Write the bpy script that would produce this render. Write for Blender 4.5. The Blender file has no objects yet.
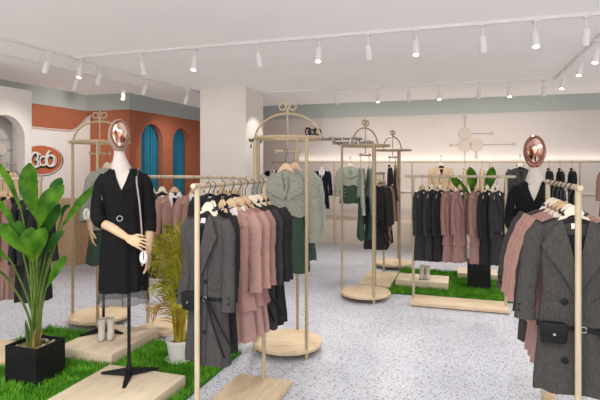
import bpy, bmesh, math, random
from mathutils import Vector, Matrix
R = math.radians
PI = math.pi
SC = bpy.context.scene
COL = SC.collection
rnd = random.Random(7)

# ------------------------------------------------------------------ materials
def new_mat(name):
    m = bpy.data.materials.new(name)
    m.use_nodes = True
    nt = m.node_tree
    return m, nt, nt.nodes['Principled BSDF']

def mat(name, col, rough=0.7, metal=0.0, var=0.12, scale=30.0, bump=0.0, sheen=0.0, stretch=(1, 1, 1), trans=0.0, spec=None, glow=0.0):
    m, nt, b = new_mat(name)
    n = nt.nodes
    L = nt.links.new
    tc = n.new('ShaderNodeTexCoord')
    mp = n.new('ShaderNodeMapping'); mp.inputs['Scale'].default_value = stretch
    no = n.new('ShaderNodeTexNoise'); no.inputs['Scale'].default_value = scale; no.inputs['Detail'].default_value = 4
    cr = n.new('ShaderNodeValToRGB')
    lo = [max(0, c * (1 - var)) for c in col]; hi = [min(1, c * (1 + var)) for c in col]
    cr.color_ramp.elements[0].position = 0.3; cr.color_ramp.elements[1].position = 0.7
    cr.color_ramp.elements[0].color = (*lo, 1); cr.color_ramp.elements[1].color = (*hi, 1)
    L(tc.outputs['Object'], mp.inputs['Vector']); L(mp.outputs[0], no.inputs['Vector'])
    L(no.outputs['Fac'], cr.inputs['Fac']); L(cr.outputs['Color'], b.inputs['Base Color'])
    b.inputs['Roughness'].default_value = rough
    b.inputs['Metallic'].default_value = metal
    if rough >= 0.72 and not metal: b.inputs['Specular IOR Level'].default_value = 0.12
    if spec is not None: b.inputs['Specular IOR Level'].default_value = spec
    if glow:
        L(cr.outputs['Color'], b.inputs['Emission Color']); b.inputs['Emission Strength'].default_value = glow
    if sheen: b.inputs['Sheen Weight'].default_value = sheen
    if bump:
        bp = n.new('ShaderNodeBump'); bp.inputs['Strength'].default_value = bump; bp.inputs['Distance'].default_value = 0.01
        L(no.outputs['Fac'], bp.inputs['Height']); L(bp.outputs[0], b.inputs['Normal'])
    if trans: b.inputs['Alpha'].default_value = 1 - trans
    return m

def wood(name, c1, c2, scale=3.0, axis=(1, 12, 12), rough=0.5):
    m, nt, b = new_mat(name); n = nt.nodes; L = nt.links.new
    tc = n.new('ShaderNodeTexCoord'); mp = n.new('ShaderNodeMapping'); mp.inputs['Scale'].default_value = axis
    no = n.new('ShaderNodeTexNoise'); no.inputs['Scale'].default_value = scale; no.inputs['Detail'].default_value = 6; no.inputs['Distortion'].default_value = 1.2
    cr = n.new('ShaderNodeValToRGB'); cr.color_ramp.elements[0].position = 0.32; cr.color_ramp.elements[1].position = 0.68
    cr.color_ramp.elements[0].color = (*c1, 1); cr.color_ramp.elements[1].color = (*c2, 1)
    L(tc.outputs['Object'], mp.inputs['Vector']); L(mp.outputs[0], no.inputs['Vector']); L(no.outputs['Fac'], cr.inputs['Fac'])
    L(cr.outputs['Color'], b.inputs['Base Color']); b.inputs['Roughness'].default_value = rough
    return m

def terrazzo():
    m, nt, b = new_mat('terrazzo'); n = nt.nodes; L = nt.links.new
    tc = n.new('ShaderNodeTexCoord')
    def chips(scale, size, seed):
        v = n.new('ShaderNodeTexVoronoi'); v.inputs['Scale'].default_value = scale
        mp = n.new('ShaderNodeMapping'); mp.inputs['Location'].default_value = (seed, seed * 2, 0)
        L(tc.outputs['Object'], mp.inputs['Vector']); L(mp.outputs[0], v.inputs['Vector'])
        lt = n.new('ShaderNodeMath'); lt.operation = 'LESS_THAN'; lt.inputs[1].default_value = size
        L(v.outputs['Distance'], lt.inputs[0])
        return lt, v
    big = n.new('ShaderNodeTexNoise'); big.inputs['Scale'].default_value = 1.1; big.inputs['Detail'].default_value = 5
    L(tc.outputs['Object'], big.inputs['Vector'])
    cr = n.new('ShaderNodeValToRGB')
    cr.color_ramp.elements[0].position = 0.35; cr.color_ramp.elements[0].color = (0.47, 0.49, 0.56, 1)
    cr.color_ramp.elements[1].position = 0.6; cr.color_ramp.elements[1].color = (0.56, 0.58, 0.645, 1)
    L(big.outputs['Fac'], cr.inputs['Fac'])
    prev = cr.outputs['Color']
    for scale, size, seed, c in ((40, 0.29, 0.3, (0.17, 0.17, 0.20, 1)), (30, 0.16, 3.1, (0.70, 0.71, 0.74, 1)), (55, 0.20, 7.7, (0.36, 0.32, 0.31, 1)), (75, 0.28, 5.2, (0.30, 0.30, 0.34, 1))):
        lt, v = chips(scale, size, seed)
        mx = n.new('ShaderNodeMix'); mx.data_type = 'RGBA'
        L(lt.outputs[0], mx.inputs['Factor']); L(prev, mx.inputs['A']); mx.inputs['B'].default_value = c
        prev = mx.outputs['Result']
    L(prev, b.inputs['Base Color'])
    b.inputs['Roughness'].default_value = 0.32
    b.inputs['Specular IOR Level'].default_value = 0.35
    return m

def floral():
    m, nt, b = new_mat('floral_fabric'); n = nt.nodes; L = nt.links.new
    tc = n.new('ShaderNodeTexCoord')
    v = n.new('ShaderNodeTexVoronoi'); v.inputs['Scale'].default_value = 62
    L(tc.outputs['Object'], v.inputs['Vector'])
    lt = n.new('ShaderNodeMath'); lt.operation = 'LESS_THAN'; lt.inputs[1].default_value = 0.34
    L(v.outputs['Distance'], lt.inputs[0])
    cr = n.new('ShaderNodeValToRGB'); cr.color_ramp.interpolation = 'CONSTANT'
    cr.color_ramp.elements[0].color = (0.15, 0.165, 0.135, 1)
    cr.color_ramp.elements[1].position = 0.4; cr.color_ramp.elements[1].color = (0.31, 0.31, 0.265, 1)
    e = cr.color_ramp.elements.new(0.7); e.color = (0.27, 0.165, 0.13, 1)
    sep = n.new('ShaderNodeSeparateColor'); L(v.outputs['Color'], sep.inputs[0]); L(sep.outputs[0], cr.inputs['Fac'])
    mx = n.new('ShaderNodeMix'); mx.data_type = 'RGBA'
    L(lt.outputs[0], mx.inputs['Factor']); mx.inputs['A'].default_value = (0.235, 0.245, 0.20, 1); L(cr.outputs['Color'], mx.inputs['B'])
    L(mx.outputs['Result'], b.inputs['Base Color']); b.inputs['Roughness'].default_value = 0.8
    return m

def emis(name, col, strength):
    m, nt, b = new_mat(name)
    b.inputs['Base Color'].default_value = (*col, 1)
    b.inputs['Emission Color'].default_value = (*col, 1)
    b.inputs['Emission Strength'].default_value = strength
    return m

def mirror_mat():
    m, nt, b = new_mat('rose_gold_mirror'); n = nt.nodes; L = nt.links.new
    tc = n.new('ShaderNodeTexCoord'); no = n.new('ShaderNodeTexNoise'); no.inputs['Scale'].default_value = 13; no.inputs['Detail'].default_value = 2
    L(tc.outputs['Object'], no.inputs['Vector'])
    cr = n.new('ShaderNodeValToRGB'); cr.color_ramp.elements[0].position = 0.36; cr.color_ramp.elements[0].color = (0.36, 0.12, 0.07, 1)  # dark and pale blotches imitate reflections, put into the base colour
    cr.color_ramp.elements[1].position = 0.6; cr.color_ramp.elements[1].color = (0.96, 0.72, 0.60, 1)
    L(no.outputs['Fac'], cr.inputs['Fac']); L(cr.outputs['Color'], b.inputs['Base Color'])
    b.inputs['Metallic'].default_value = 1; b.inputs['Roughness'].default_value = 0.12
    bp = n.new('ShaderNodeBump'); bp.inputs['Strength'].default_value = 0.5; bp.inputs['Distance'].default_value = 0.01
    L(no.outputs['Fac'], bp.inputs['Height']); L(bp.outputs[0], b.inputs['Normal'])
    return m

def leaf_mat(name, c1, c2):
    m, nt, b = new_mat(name); n = nt.nodes; L = nt.links.new
    tc = n.new('ShaderNodeTexCoord'); no = n.new('ShaderNodeTexNoise'); no.inputs['Scale'].default_value = 9
    L(tc.outputs['Object'], no.inputs['Vector'])
    cr = n.new('ShaderNodeValToRGB'); cr.color_ramp.elements[0].position = 0.35; cr.color_ramp.elements[0].color = (*c1, 1)
    cr.color_ramp.elements[1].position = 0.65; cr.color_ramp.elements[1].color = (*c2, 1)
    L(no.outputs['Fac'], cr.inputs['Fac']); L(cr.outputs['Color'], b.inputs['Base Color'])
    b.inputs['Roughness'].default_value = 0.5
    b.inputs['Specular IOR Level'].default_value = 0.1
    return m

M = {
 'floor': terrazzo(),
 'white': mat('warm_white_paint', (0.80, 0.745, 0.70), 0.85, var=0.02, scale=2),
 'wallp': mat('pale_pink_white_paint', (0.70, 0.635, 0.595), 0.85, var=0.02, scale=2),
 'ceil': mat('ceiling_glow_paint', (0.84, 0.80, 0.78), 0.9, var=0.015, scale=1, glow=0.16),  # weak emission added to brighten the ceiling, which is no lamp
 'grey': mat('grey_green_paint', (0.46, 0.50, 0.475), 0.9, var=0.02, scale=2),
 'orange': mat('terracotta_paint', (0.44, 0.15, 0.082), 0.8, var=0.05, scale=5),
 'beige': mat('beige_plinth', (0.66, 0.56, 0.47), 0.7, var=0.04, scale=4),
 'signwhite': mat('sign_white', (0.86, 0.83, 0.81), 0.6, var=0.01, scale=3),
 'signorange': mat('sign_orange', (0.52, 0.14, 0.055), 0.6, var=0.03, scale=6),
 'curtain': mat('teal_curtain', (0.018, 0.17, 0.27), 0.75, var=0.25, scale=6, sheen=0.3, stretch=(1, 1, .1)),
 'wood': wood('ash_wood', (0.55, 0.43, 0.28), (0.67, 0.55, 0.39), 3.0, (2, 14, 14)),
 'woodx': wood('ash_wood_long', (0.52, 0.385, 0.235), (0.67, 0.535, 0.365), 2.5, (14, 1.6, 10)),
 'plat': wood('pale_oak', (0.60, 0.49, 0.345), (0.70, 0.595, 0.45), 2.2, (10, 1.5, 6)),
 'pole': wood('pole_wood', (0.42, 0.335, 0.23), (0.52, 0.425, 0.305), 3, (10, 10, 1)),
 'slat': wood('slat_wood', (0.40, 0.235, 0.12), (0.52, 0.33, 0.18), 3, (8, 8, 1)),
 'wicker': wood('tan_panel', (0.47, 0.31, 0.185), (0.58, 0.41, 0.26), 6, (1.5, 1.5, 20)),
 'black': mat('matte_black', (0.010, 0.010, 0.011), 0.5, var=0.1, spec=0.15),
 'potblack': mat('black_planter', (0.012, 0.012, 0.013), 0.5, var=0.25, scale=8, bump=0.1, spec=0.15),
 'potwhite': mat('white_ceramic', (0.70, 0.68, 0.66), 0.4, var=0.03, scale=8),
 'hookm': mat('dark_metal_hook', (0.05, 0.045, 0.045), 0.35, metal=0.8),
 'ivory': mat('ivory_hanger', (0.78, 0.69, 0.54), 0.5, var=0.04, scale=12),
 'tan': wood('tan_hanger', (0.52, 0.35, 0.19), (0.64, 0.46, 0.28), 5, (2, 10, 10)),
 'coatgrey': mat('grey_wool', (0.052, 0.049, 0.048), 0.9, var=0.26, scale=60, stretch=(3, 3, .6)),
 'coatgrey2': mat('grey_olive_wool', (0.056, 0.053, 0.049), 0.9, var=0.26, scale=60, stretch=(3, 3, .6)),
 'charcoal': mat('charcoal_wool', (0.034, 0.032, 0.035), 0.9, var=0.25, scale=60, stretch=(3, 3, .6)),
 'darkcoat': mat('dark_wool', (0.021, 0.020, 0.022), 0.9, var=0.25, scale=50),
 'navy': mat('navy_wool', (0.012, 0.013, 0.027), 0.9, var=0.2, scale=50),
 'lining': mat('dark_lining', (0.018, 0.017, 0.017), 0.75, var=0.2, scale=20),
 'pink': mat('dusty_pink_wool', (0.345, 0.20, 0.172), 0.9, var=0.10, scale=50),
 'pink2': mat('dusty_pink_pleats', (0.345, 0.212, 0.188), 0.9, var=0.10, scale=50),
 'pink3': mat('mauve_pink_wool', (0.265, 0.150, 0.132), 0.9, var=0.10, scale=50),
 'pink3b': mat('mauve_pink_pleats', (0.28, 0.168, 0.15), 0.9, var=0.10, scale=50),
 'taupe': mat('taupe_wool', (0.34, 0.25, 0.20), 0.9, var=0.1, scale=50),
 'cream': mat('tan_knit', (0.58, 0.44, 0.29), 0.9, var=0.15, scale=40, bump=0.3),
 'shirt': mat('white_shirt', (0.74, 0.70, 0.69), 0.8, var=0.03, scale=20),
 'greentop': mat('grey_green_cloth', (0.29, 0.31, 0.26), 0.85, var=0.1, scale=40),
 'greenskirt': mat('bottle_green_cloth', (0.042, 0.072, 0.050), 0.85, var=0.15, scale=40),
 'floral': floral(),
 'dress': mat('black_crepe', (0.007, 0.007, 0.008), 0.75, var=0.2, scale=40),
 'sheer': mat('grey_tulle', (0.06, 0.058, 0.06), 0.8, var=0.7, scale=60, stretch=(4, 4, .2), trans=0.45),
 'skin': mat('mannequin_wood_skin', (0.60, 0.41, 0.26), 0.55, var=0.05, scale=10, spec=.2),
 'cloth': mat('mannequin_white_linen', (0.53, 0.475, 0.435), 0.8, var=0.03, scale=40),
 'rim': mat('taupe_satin', (0.40, 0.29, 0.235), 0.35, metal=0.35, var=0.06, scale=5),
 'rosegold': mat('rose_gold', (0.62, 0.29, 0.20), 0.2, metal=0.95, var=0.1, scale=4),
 'mirror': mirror_mat(),
 'silver': mat('silver_metal', (0.42, 0.42, 0.42), 0.3, metal=1.0, var=0.05),
 'gold': mat('brass', (0.62, 0.50, 0.30), 0.35, metal=0.55, var=0.05),
 'bag': mat('white_bag_leather', (0.78, 0.75, 0.70), 0.4, var=0.04, scale=20),
 'strap': mat('taupe_strap', (0.24, 0.20, 0.18), 0.5, var=0.2, scale=60),
 'boot': mat('pale_stone_leather', (0.62, 0.56, 0.49), 0.45, var=0.06, scale=10),
 'rimdark': mat('brown_rim', (0.16, 0.075, 0.055), 0.35, metal=0.6, var=0.1),
 'standpole': wood('stand_pole_wood', (0.36, 0.275, 0.165), (0.45, 0.35, 0.225), 3, (10, 10, 1)),
 'palmdark': leaf_mat('palm_leaf_dark', (0.12, 0.125, 0.008), (0.28, 0.27, 0.025)),  # darker leaf tone used on some of the fronds
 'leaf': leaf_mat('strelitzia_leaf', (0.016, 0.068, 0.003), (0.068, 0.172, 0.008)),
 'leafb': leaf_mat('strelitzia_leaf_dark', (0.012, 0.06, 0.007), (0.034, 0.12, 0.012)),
 'stem': leaf_mat('plant_stem', (0.05, 0.10, 0.016), (0.115, 0.165, 0.035)),
 'husk': leaf_mat('dry_husk', (0.13, 0.09, 0.03), (0.28, 0.20, 0.08)),
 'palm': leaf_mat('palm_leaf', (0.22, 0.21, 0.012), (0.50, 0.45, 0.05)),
 'palmold': leaf_mat('palm_leaf_old', (0.22, 0.12, 0.015), (0.45, 0.28, 0.05)),
 'grass': leaf_mat('turf_green', (0.06, 0.22, 0.012), (0.17, 0.44, 0.035)),
 'turf': mat('turf_backing', (0.045, 0.155, 0.018), 0.9, var=0.4, scale=60),
 'stone': mat('grey_pebble', (0.30, 0.28, 0.27), 0.7, var=0.25, scale=12),
 'text': mat('black_lettering', (0.015, 0.013, 0.013), 0.6),
 'art': mat('beige_relief', (0.60, 0.50, 0.43), 0.6, var=0.03),
 'artline': mat('taupe_line', (0.42, 0.34, 0.29), 0.6),
 'lampw': mat('white_lamp_housing', (0.82, 0.79, 0.77), 0.5, var=0.01),
 'lensoff': mat('lamp_reflector', (0.55, 0.53, 0.5), 0.4),
 'lenson': emis('lit_lamp_lens', (1, 0.97, 0.92), 6.0),
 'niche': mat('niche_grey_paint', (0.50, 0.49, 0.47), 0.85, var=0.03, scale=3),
}

# ------------------------------------------------------------------ helpers
def link(name, bm, material, parent=None, smooth=True):
    me = bpy.data.meshes.new(name)
    bmesh.ops.recalc_face_normals(bm, faces=bm.faces)
    bm.to_mesh(me); bm.free()
    if isinstance(material, str): material = M[material]
    me.materials.append(material)
    if smooth:
        me.polygons.foreach_set('use_smooth', [True] * len(me.polygons))
        try: me.set_sharp_from_angle(angle=R(40))
        except Exception: pass
    o = bpy.data.objects.new(name, me); COL.objects.link(o)
    if parent is not None: o.parent = parent
    return o

def empty(name, loc=(0, 0, 0), rz=0.0, scale=1.0):
    o = bpy.data.objects.new(name, None); COL.objects.link(o)
    o.location = loc; o.rotation_euler = (0, 0, rz); o.scale = (scale,) * 3
    o.empty_display_size = 0.1
    return o

def tag(o, label=None, cat=None, group=None, kind=None):
    if label: o['label'] = label
    if cat: o['category'] = cat
    if group: o['group'] = group
    if kind: o['kind'] = kind
    return o

def copy_tree(o, parent=None):
    c = o.copy(); COL.objects.link(c)
    if parent is not None: c.parent = parent
    for ch in list(o.children): copy_tree(ch, c)
    return c

def box(bm, lo, hi, bevel=0.0):
    lo = Vector(lo); hi = Vector(hi)
    r = bmesh.ops.create_cube(bm, size=1.0)
    vs = r['verts']
    for v in vs:
        v.co = Vector((lo[i] + (v.co[i] + 0.5) * (hi[i] - lo[i]) for i in range(3)))
    if bevel:
        es = list({e for v in vs for e in v.link_edges})
        bmesh.ops.bevel(bm, geom=es, offset=bevel, segments=2, affect='EDGES', profile=0.5)
    return vs

def tube(bm, pts, r, n=8, cap=True, flat=1.0, flatdir=None):
    """sweep a circle along pts; r a number or a list; flat squashes along one direction"""
    pts = [Vector(p) for p in pts]
    rs = r if isinstance(r, (list, tuple)) else [r] * len(pts)
    rings = []
    prev = None
    for i, p in enumerate(pts):
        if i == 0: t = pts[1] - p
        elif i == len(pts) - 1: t = p - pts[i - 1]
        else: t = (pts[i + 1] - pts[i - 1])
        t.normalize()
        if prev is None:
            a = Vector(flatdir) if flatdir is not None else (Vector((0, 1, 0)) if abs(t.y) < 0.9 else Vector((1, 0, 0)))
        else: a = prev
        a = (a - t * a.dot(t))
        if a.length < 1e-5: a = t.orthogonal()
        a.normalize(); prev = a
        b = t.cross(a)
        rings.append([bm.verts.new(p + (a * math.cos(2 * PI * k / n) * flat + b * math.sin(2 * PI * k / n)) * rs[i]) for k in range(n)])
    for i in range(len(rings) - 1):
        for k in range(n):
            bm.faces.new((rings[i][k], rings[i][(k + 1) % n], rings[i + 1][(k + 1) % n], rings[i + 1][k]))
    if cap:
        bm.faces.new(rings[0][::-1]); bm.faces.new(rings[-1])
    return rings

def smooth_path(pts, sub=4):
    """Catmull-Rom"""
    P = [Vector(p) for p in pts]
    P = [P[0] * 2 - P[1]] + P + [P[-1] * 2 - P[-2]]
    out = []
    for i in range(1, len(P) - 2):
        for s in range(sub):
            t = s / sub
            out.append(0.5 * ((2 * P[i]) + (-P[i - 1] + P[i + 1]) * t + (2 * P[i - 1] - 5 * P[i] + 4 * P[i + 1] - P[i + 2]) * t * t + (-P[i - 1] + 3 * P[i] - 3 * P[i + 1] + P[i + 2]) * t ** 3))
    out.append(P[-2])
    return out

def lathe(bm, prof, n=32, center=(0, 0, 0), cap=True):
    c = Vector(center)
    rings = []
    for (r, z) in prof:
        rings.append([bm.verts.new(c + Vector((r * math.cos(2 * PI * k / n), r * math.sin(2 * PI * k / n), z))) for k in range(n)])
    for i in range(len(rings) - 1):
        for k in range(n):
            bm.faces.new((rings[i][k], rings[i][(k + 1) % n], rings[i + 1][(k + 1) % n], rings[i + 1][k]))
    if cap:
        bm.faces.new(rings[0][::-1]); bm.faces.new(rings[-1])

def ring(bm, center, R0, r, axis='z', n=28, m=6, sx=1.0):
    c = Vector(center)
    rr = []
    for i in range(n):
        a = 2 * PI * i / n
        row = []
        for k in range(m):
            b = 2 * PI * k / m
            q = (R0 + r * math.cos(b))
            v = Vector((q * math.cos(a) * sx, q * math.sin(a), r * math.sin(b)))
            if axis == 'y': v = Vector((v.x, -v.z, v.y))
            if axis == 'x': v = Vector((v.z, v.x, v.y))
            row.append(bm.verts.new(c + v))
        rr.append(row)
    for i in range(n):
        for k in range(m):
            bm.faces.new((rr[i][k], rr[(i + 1) % n][k], rr[(i + 1) % n][(k + 1) % m], rr[i][(k + 1) % m]))

def prism(bm, poly, fixed, a0, a1):
    """poly 2D extruded along axis fixed ('x','y','z') from a0 to a1"""
    def P(p, a):
        if fixed == 'x': return (a, p[0], p[1])
        if fixed == 'y': return (p[0], a, p[1])
        return (p[0], p[1], a)
    A = [bm.verts.new(P(p, a0)) for p in poly]; B = [bm.verts.new(P(p, a1)) for p in poly]
    n = len(poly)
    bm.faces.new(A[::-1]); bm.faces.new(B)
    for i in range(n): bm.faces.new((A[i], A[(i + 1) % n], B[(i + 1) % n], B[i]))

def lerp_tab(tab, z):
    """tab: list of (z, value) descending z"""
    if z >= tab[0][0]: return tab[0][1]
    for (z0, v0), (z1, v1) in zip(tab, tab[1:]):
        if z >= z1:
            t = (z0 - z) / (z0 - z1)
            t = t * t * (3 - 2 * t)
            return v0 + (v1 - v0) * t
    return tab[-1][1]

def S(o): return tag(o, kind='structure')

def mkbox(name, lo, hi, material, parent=None, bevel=0.0):
    bm = bmesh.new(); box(bm, lo, hi, bevel)
    return link(name, bm, material, parent, smooth=bevel > 0)

# ------------------------------------------------------------------ room shell  (x along the back wall, y into the shop)
CE = 3.0
WT = 2.68
S(mkbox('floor', (-8.5, -3.5, -0.12), (7.5, 12, 0), 'floor'))
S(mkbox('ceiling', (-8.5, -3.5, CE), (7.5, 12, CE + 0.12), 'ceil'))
S(mkbox('wall_back', (-6.3, 11.05, 0), (7.5, 11.25, WT), 'wallp'))
S(mkbox('wall_left', (-7.4, 1.0, 0), (-7.2, 8.4, WT), 'orange'))
S(mkbox('wall_left_return', (-7.2, 8.2, 0), (-6.32, 8.4, WT), 'orange'))
# grey band between the wall tops and the ceiling
S(mkbox('trim_1', (-6.3, 11.03, WT), (7.5, 11.25, CE), 'grey'))
S(mkbox('trim_2', (-7.4, 1.0, WT), (-7.18, 8.4, CE), 'grey'))
S(mkbox('trim_3', (-7.18, 8.18, WT), (-6.18, 8.4, CE), 'grey'))
S(mkbox('trim_4', (-6.38, 8.4, WT), (-6.18, 11.03, CE), 'grey'))

def arch_pts(c, half, apex, n=16):
    spring = apex - half
    return [(c - half * math.cos(PI * k / n), spring + half * math.sin(PI * k / n)) for k in range(n + 1)]

def arched_wall(name, material, x0, x1, y0, y1, top, arches):
    """a wall between x0 and x1 running y0..y1 with round-topped openings (center, half width, apex, bottom)"""
    bm = bmesh.new()
    cur = y0
    def rect(a, b, z0, z1): box(bm, (x0, a, z0), (x1, b, z1))
    for (c, h, ap, bt) in arches:
        rect(cur, c - h, 0, top)
        if bt > 0: rect(c - h, c + h, 0, bt)
        pts = arch_pts(c, h, ap)
        poly = pts + [(c + h, top), (c - h, top)]
        for (p, q) in zip(pts, pts[1:]):
            prism(bm, [p, q, (q[0], top), (p[0], top)], 'x', x0, x1)
        cur = c + h
    rect(cur, y1, 0, top)
    bmesh.ops.remove_doubles(bm, verts=bm.verts, dist=1e-4)
    return S(link(name, bm, material, None, smooth=False))

WINS = [(8.96, 0.39, 2.46, 0.35), (10.08, 0.35, 2.44, 0.35)]
arched_wall('wall_left_far', 'orange', -6.32, -6.2, 8.2, 11.05, WT, WINS)
S(mkbox('wall_left_alcove_back', (-6.62, 8.4, 0), (-6.56, 11.05, WT), 'orange'))

for i, (c, h, ap, bt) in enumerate(WINS):
    w = empty('window_%d' % (i + 1), (-6.375, c, bt)); S(w)
    bm = bmesh.new()
    nx = 40; cols = []
    for k in range(nx + 1):
        yy = -h * 1.08 + 2.16 * h * k / nx
        xx = 0.035 * math.sin(k * 1.15 + i) + 0.012 * math.sin(k * 2.7)
        cols.append([bm.verts.new((xx, yy, z)) for z in (0.0, 0.7, 1.4, ap - bt + 0.03)])
    for a, b in zip(cols, cols[1:]):
        for j in range(3): bm.faces.new((a[j], b[j], b[j + 1], a[j + 1]))
    link('curtain', bm, 'curtain', w)
    bm = bmesh.new(); box(bm, (0.06, -h, -0.03), (0.19, h, 0.0)); link('window_sill', bm, 'orange', w, False)

# free-standing white partition with an arched niche at the far left
NC, NH, NA, NB = 5.27, 0.31, 2.29, 0.35
arched_wall('wall_partition', 'white', -6.14, -6.0, 0.8, 5.70, WT, [(NC, NH, NA, NB)])
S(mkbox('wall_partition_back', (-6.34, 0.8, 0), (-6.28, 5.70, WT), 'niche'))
S(mkbox('wall_partition_end', (-6.28, 5.62, 0), (-6.14, 5.70, WT), 'white'))

# column
S(mkbox('column', (-4.62, 8.15, 0), (-3.70, 8.95, CE), 'white'))

# beige plinth running under the back rail, wall ledge
S(mkbox('trim_5', (-3.6, 9.95, 0), (7.0, 11.05, 0.47), 'beige', None, 0.006))
S(mkbox('trim_6', (-6.2, 11.0, 1.02), (7.0, 11.05, 1.06), 'white'))

# sign panel with a swept top edge
bm = bmesh.new()
poly = [(5.2, 0), (8.19, 0), (8.19, 2.58)]
for k in range(9):
    t = k / 8; poly.append((8.19 - 0.02 - 0.55 * t, 2.58 - 0.33 * math.sin(t * PI / 2)))
poly += [(7.2, 2.245), (5.2, 2.26)]
prism(bm, poly, 'x', -7.19, -7.12)
sp = link('sign_panel', bm, 'signwhite', None, False)
tag(sp, 'white wall panel with swept-up top edge behind the orange oval sign', 'wall panel')
bm = bmesh.new()
edge = [(-7.11, y, z) for (y, z) in poly[2:]]
tube(bm, edge, 0.022, 6)
link('edge_moulding', bm, 'beige', sp)

# oval logo sign
sg = empty('oval_sign', (-7.10, 6.94, 1.69)); tag(sg, 'orange oval shop sign with white outlined letters on white panel', 'sign')
bm = bmesh.new()
N = 48
prism(bm, [(0.48 * math.cos(2 * PI * k / N), 0.275 * math.sin(2 * PI * k / N)) for k in range(N)], 'x', -0.015, 0.012)
link('oval_border', bm, 'signwhite', sg, False)
bm = bmesh.new()
prism(bm, [(0.455 * math.cos(2 * PI * k / N), 0.25 * math.sin(2 * PI * k / N)) for k in range(N)], 'x', 0.012, 0.03)
link('oval_board', bm, 'signorange', sg, False)
bm = bmesh.new(); ring(bm, (-0.012, 0.02, -0.01), 0.275, 0.007, 'x', 48, 6); 
for v in bm.verts: v.co.y *= 1.78
link('oval_outline', bm, 'text', sg)

def text_mesh(name, body, size, material, parent=None, extrude=0.004, bold=0.0, spacing=1.0, width=None):
    cu = bpy.data.curves.new(name, 'FONT'); cu.body = body; cu.size = size; cu.extrude = extrude; cu.offset = bold
    cu.align_x = 'CENTER'; cu.align_y = 'CENTER'; cu.space_character = spacing
    to = bpy.data.objects.new(name + '_tmp', cu); COL.objects.link(to)
    dg = bpy.context.evaluated_depsgraph_get(); dg.update()
    me = bpy.data.meshes.new_from_object(to.evaluated_get(dg))
    bpy.data.objects.remove(to); bpy.data.curves.remove(cu)
    me.name = name
    if width:
        xs = [v.co.x for v in me.vertices]; s = width / (max(xs) - min(xs))
        for v in me.vertices: v.co.x *= s
    me.materials.clear(); me.materials.append(M[material])
    o = bpy.data.objects.new(name, me); COL.objects.link(o)
    if parent: o.parent = parent
    return o

def logo(bm, r=0.1, t=0.016, depth=0.012):
    """three joined rings: an open 3, a small o and a b, drawn in the xz plane facing -y"""
    def arc(c, rad, a0, a1, n=18):
        return [(c[0] + rad * math.cos(R(a0 + (a1 - a0) * k / n)), 0, c[1] + rad * math.sin(R(a0 + (a1 - a0) * k / n))) for k in range(n + 1)]
    tube(bm, arc((-1.45 * r, r * .48), r * .52, 150, -80, 14), t, 6)
    tube(bm, arc((-1.45 * r, -r * .48), r * .56, 80, -150, 14), t, 6)
    tube(bm, arc((-1.15 * r, 0), r * .95, 40, 320), t * .75, 6)
    ring(bm, (0, 0, -r * .15), r * .62, t * .85, 'y', 24, 6)
    ring(bm, (1.2 * r, 0, -r * .1), r * .78, t, 'y', 28, 6)
    ring(bm, (1.5 * r, 0, -r * .1), r * .82, t * .7, 'y', 28, 6)
    tube(bm, arc((1.85 * r, r * .1), r * 1.35, 180, 118, 8), t, 6)

for nm, mt, off, tk in (('letter_shadow', 'text', (0.03, 0.022, -0.020), 0.034), ('letters', 'signwhite', (0.05, 0.0, 0.0), 0.021)):
    bm = bmesh.new(); logo(bm, 0.125, tk)
    o = link(nm, bm, mt, sg); o.location = off; o.rotation_euler = (0, 0, R(90))

# reception desk: tan panel front, vertical slats on its side
dk = empty('reception_desk', (-6.5, 6.85, 0)); tag(dk, 'tan wooden reception desk with vertical slat side below the oval sign', 'desk')
mkb = mkbox('desk_body', (-0.60, -0.45, 0.0), (0.60, 0.45, 0.95), 'wicker', dk)
mkbox('desk_top', (-0.62, -0.48, 0.95), (0.66, 0.48, 1.0), 'wicker', dk, 0.006)
bm = bmesh.new()
for k in range(20):
    y = -0.44 + k * 0.0455
    box(bm, (0.60, y, 0.02), (0.63, y + 0.03, 0.95))
link('slat_panel', bm, 'slat', dk, False)

# lettering
def wall_text(name, body, x0, x1, z, h, label):
    o = text_mesh(name, body, h, 'text', None, 0.004, h * 0.02, 1.05, x1 - x0)
    o.location = ((x0 + x1) / 2, 11.04, z); o.rotation_euler = (R(90), 0, 0)
    tag(o, label, 'lettering')
wall_text('wall_lettering', 'You should have two things.', -3.34, -2.16, 2.195, 0.115, 'upper line of black lettering on the white back wall')
wall_text('wall_lettering', 'Elegance and nobility.', -2.86, -1.90, 2.105, 0.115, 'lower line of black lettering on the white back wall')
bm = bmesh.new(); logo(bm, 0.085, 0.017)
o = link('wall_logo', bm, 'text'); o.location = (-3.33, 11.03, 2.37); o.rotation_euler = (0, 0, 0)
tag(o, 'black ring logo above the lettering on the back wall', 'logo')
o = text_mesh('column_lettering', 'as kia', 0.115, 'text', None, 0.003, 0.003, 1.0, 0.62); o.location = (-3.695, 8.57, 2.06); o.rotation_euler = (R(90), 0, R(90)); tag(o, 'upper black lettering on the side of the white column', 'lettering')
o = text_mesh('column_lettering', 'd', 0.115, 'text', None, 0.003, 0.003); o.location = (-3.695, 8.36, 1.95); o.rotation_euler = (R(90), 0, R(90)); tag(o, 'single black letter under the lettering on the column', 'lettering')

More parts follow.
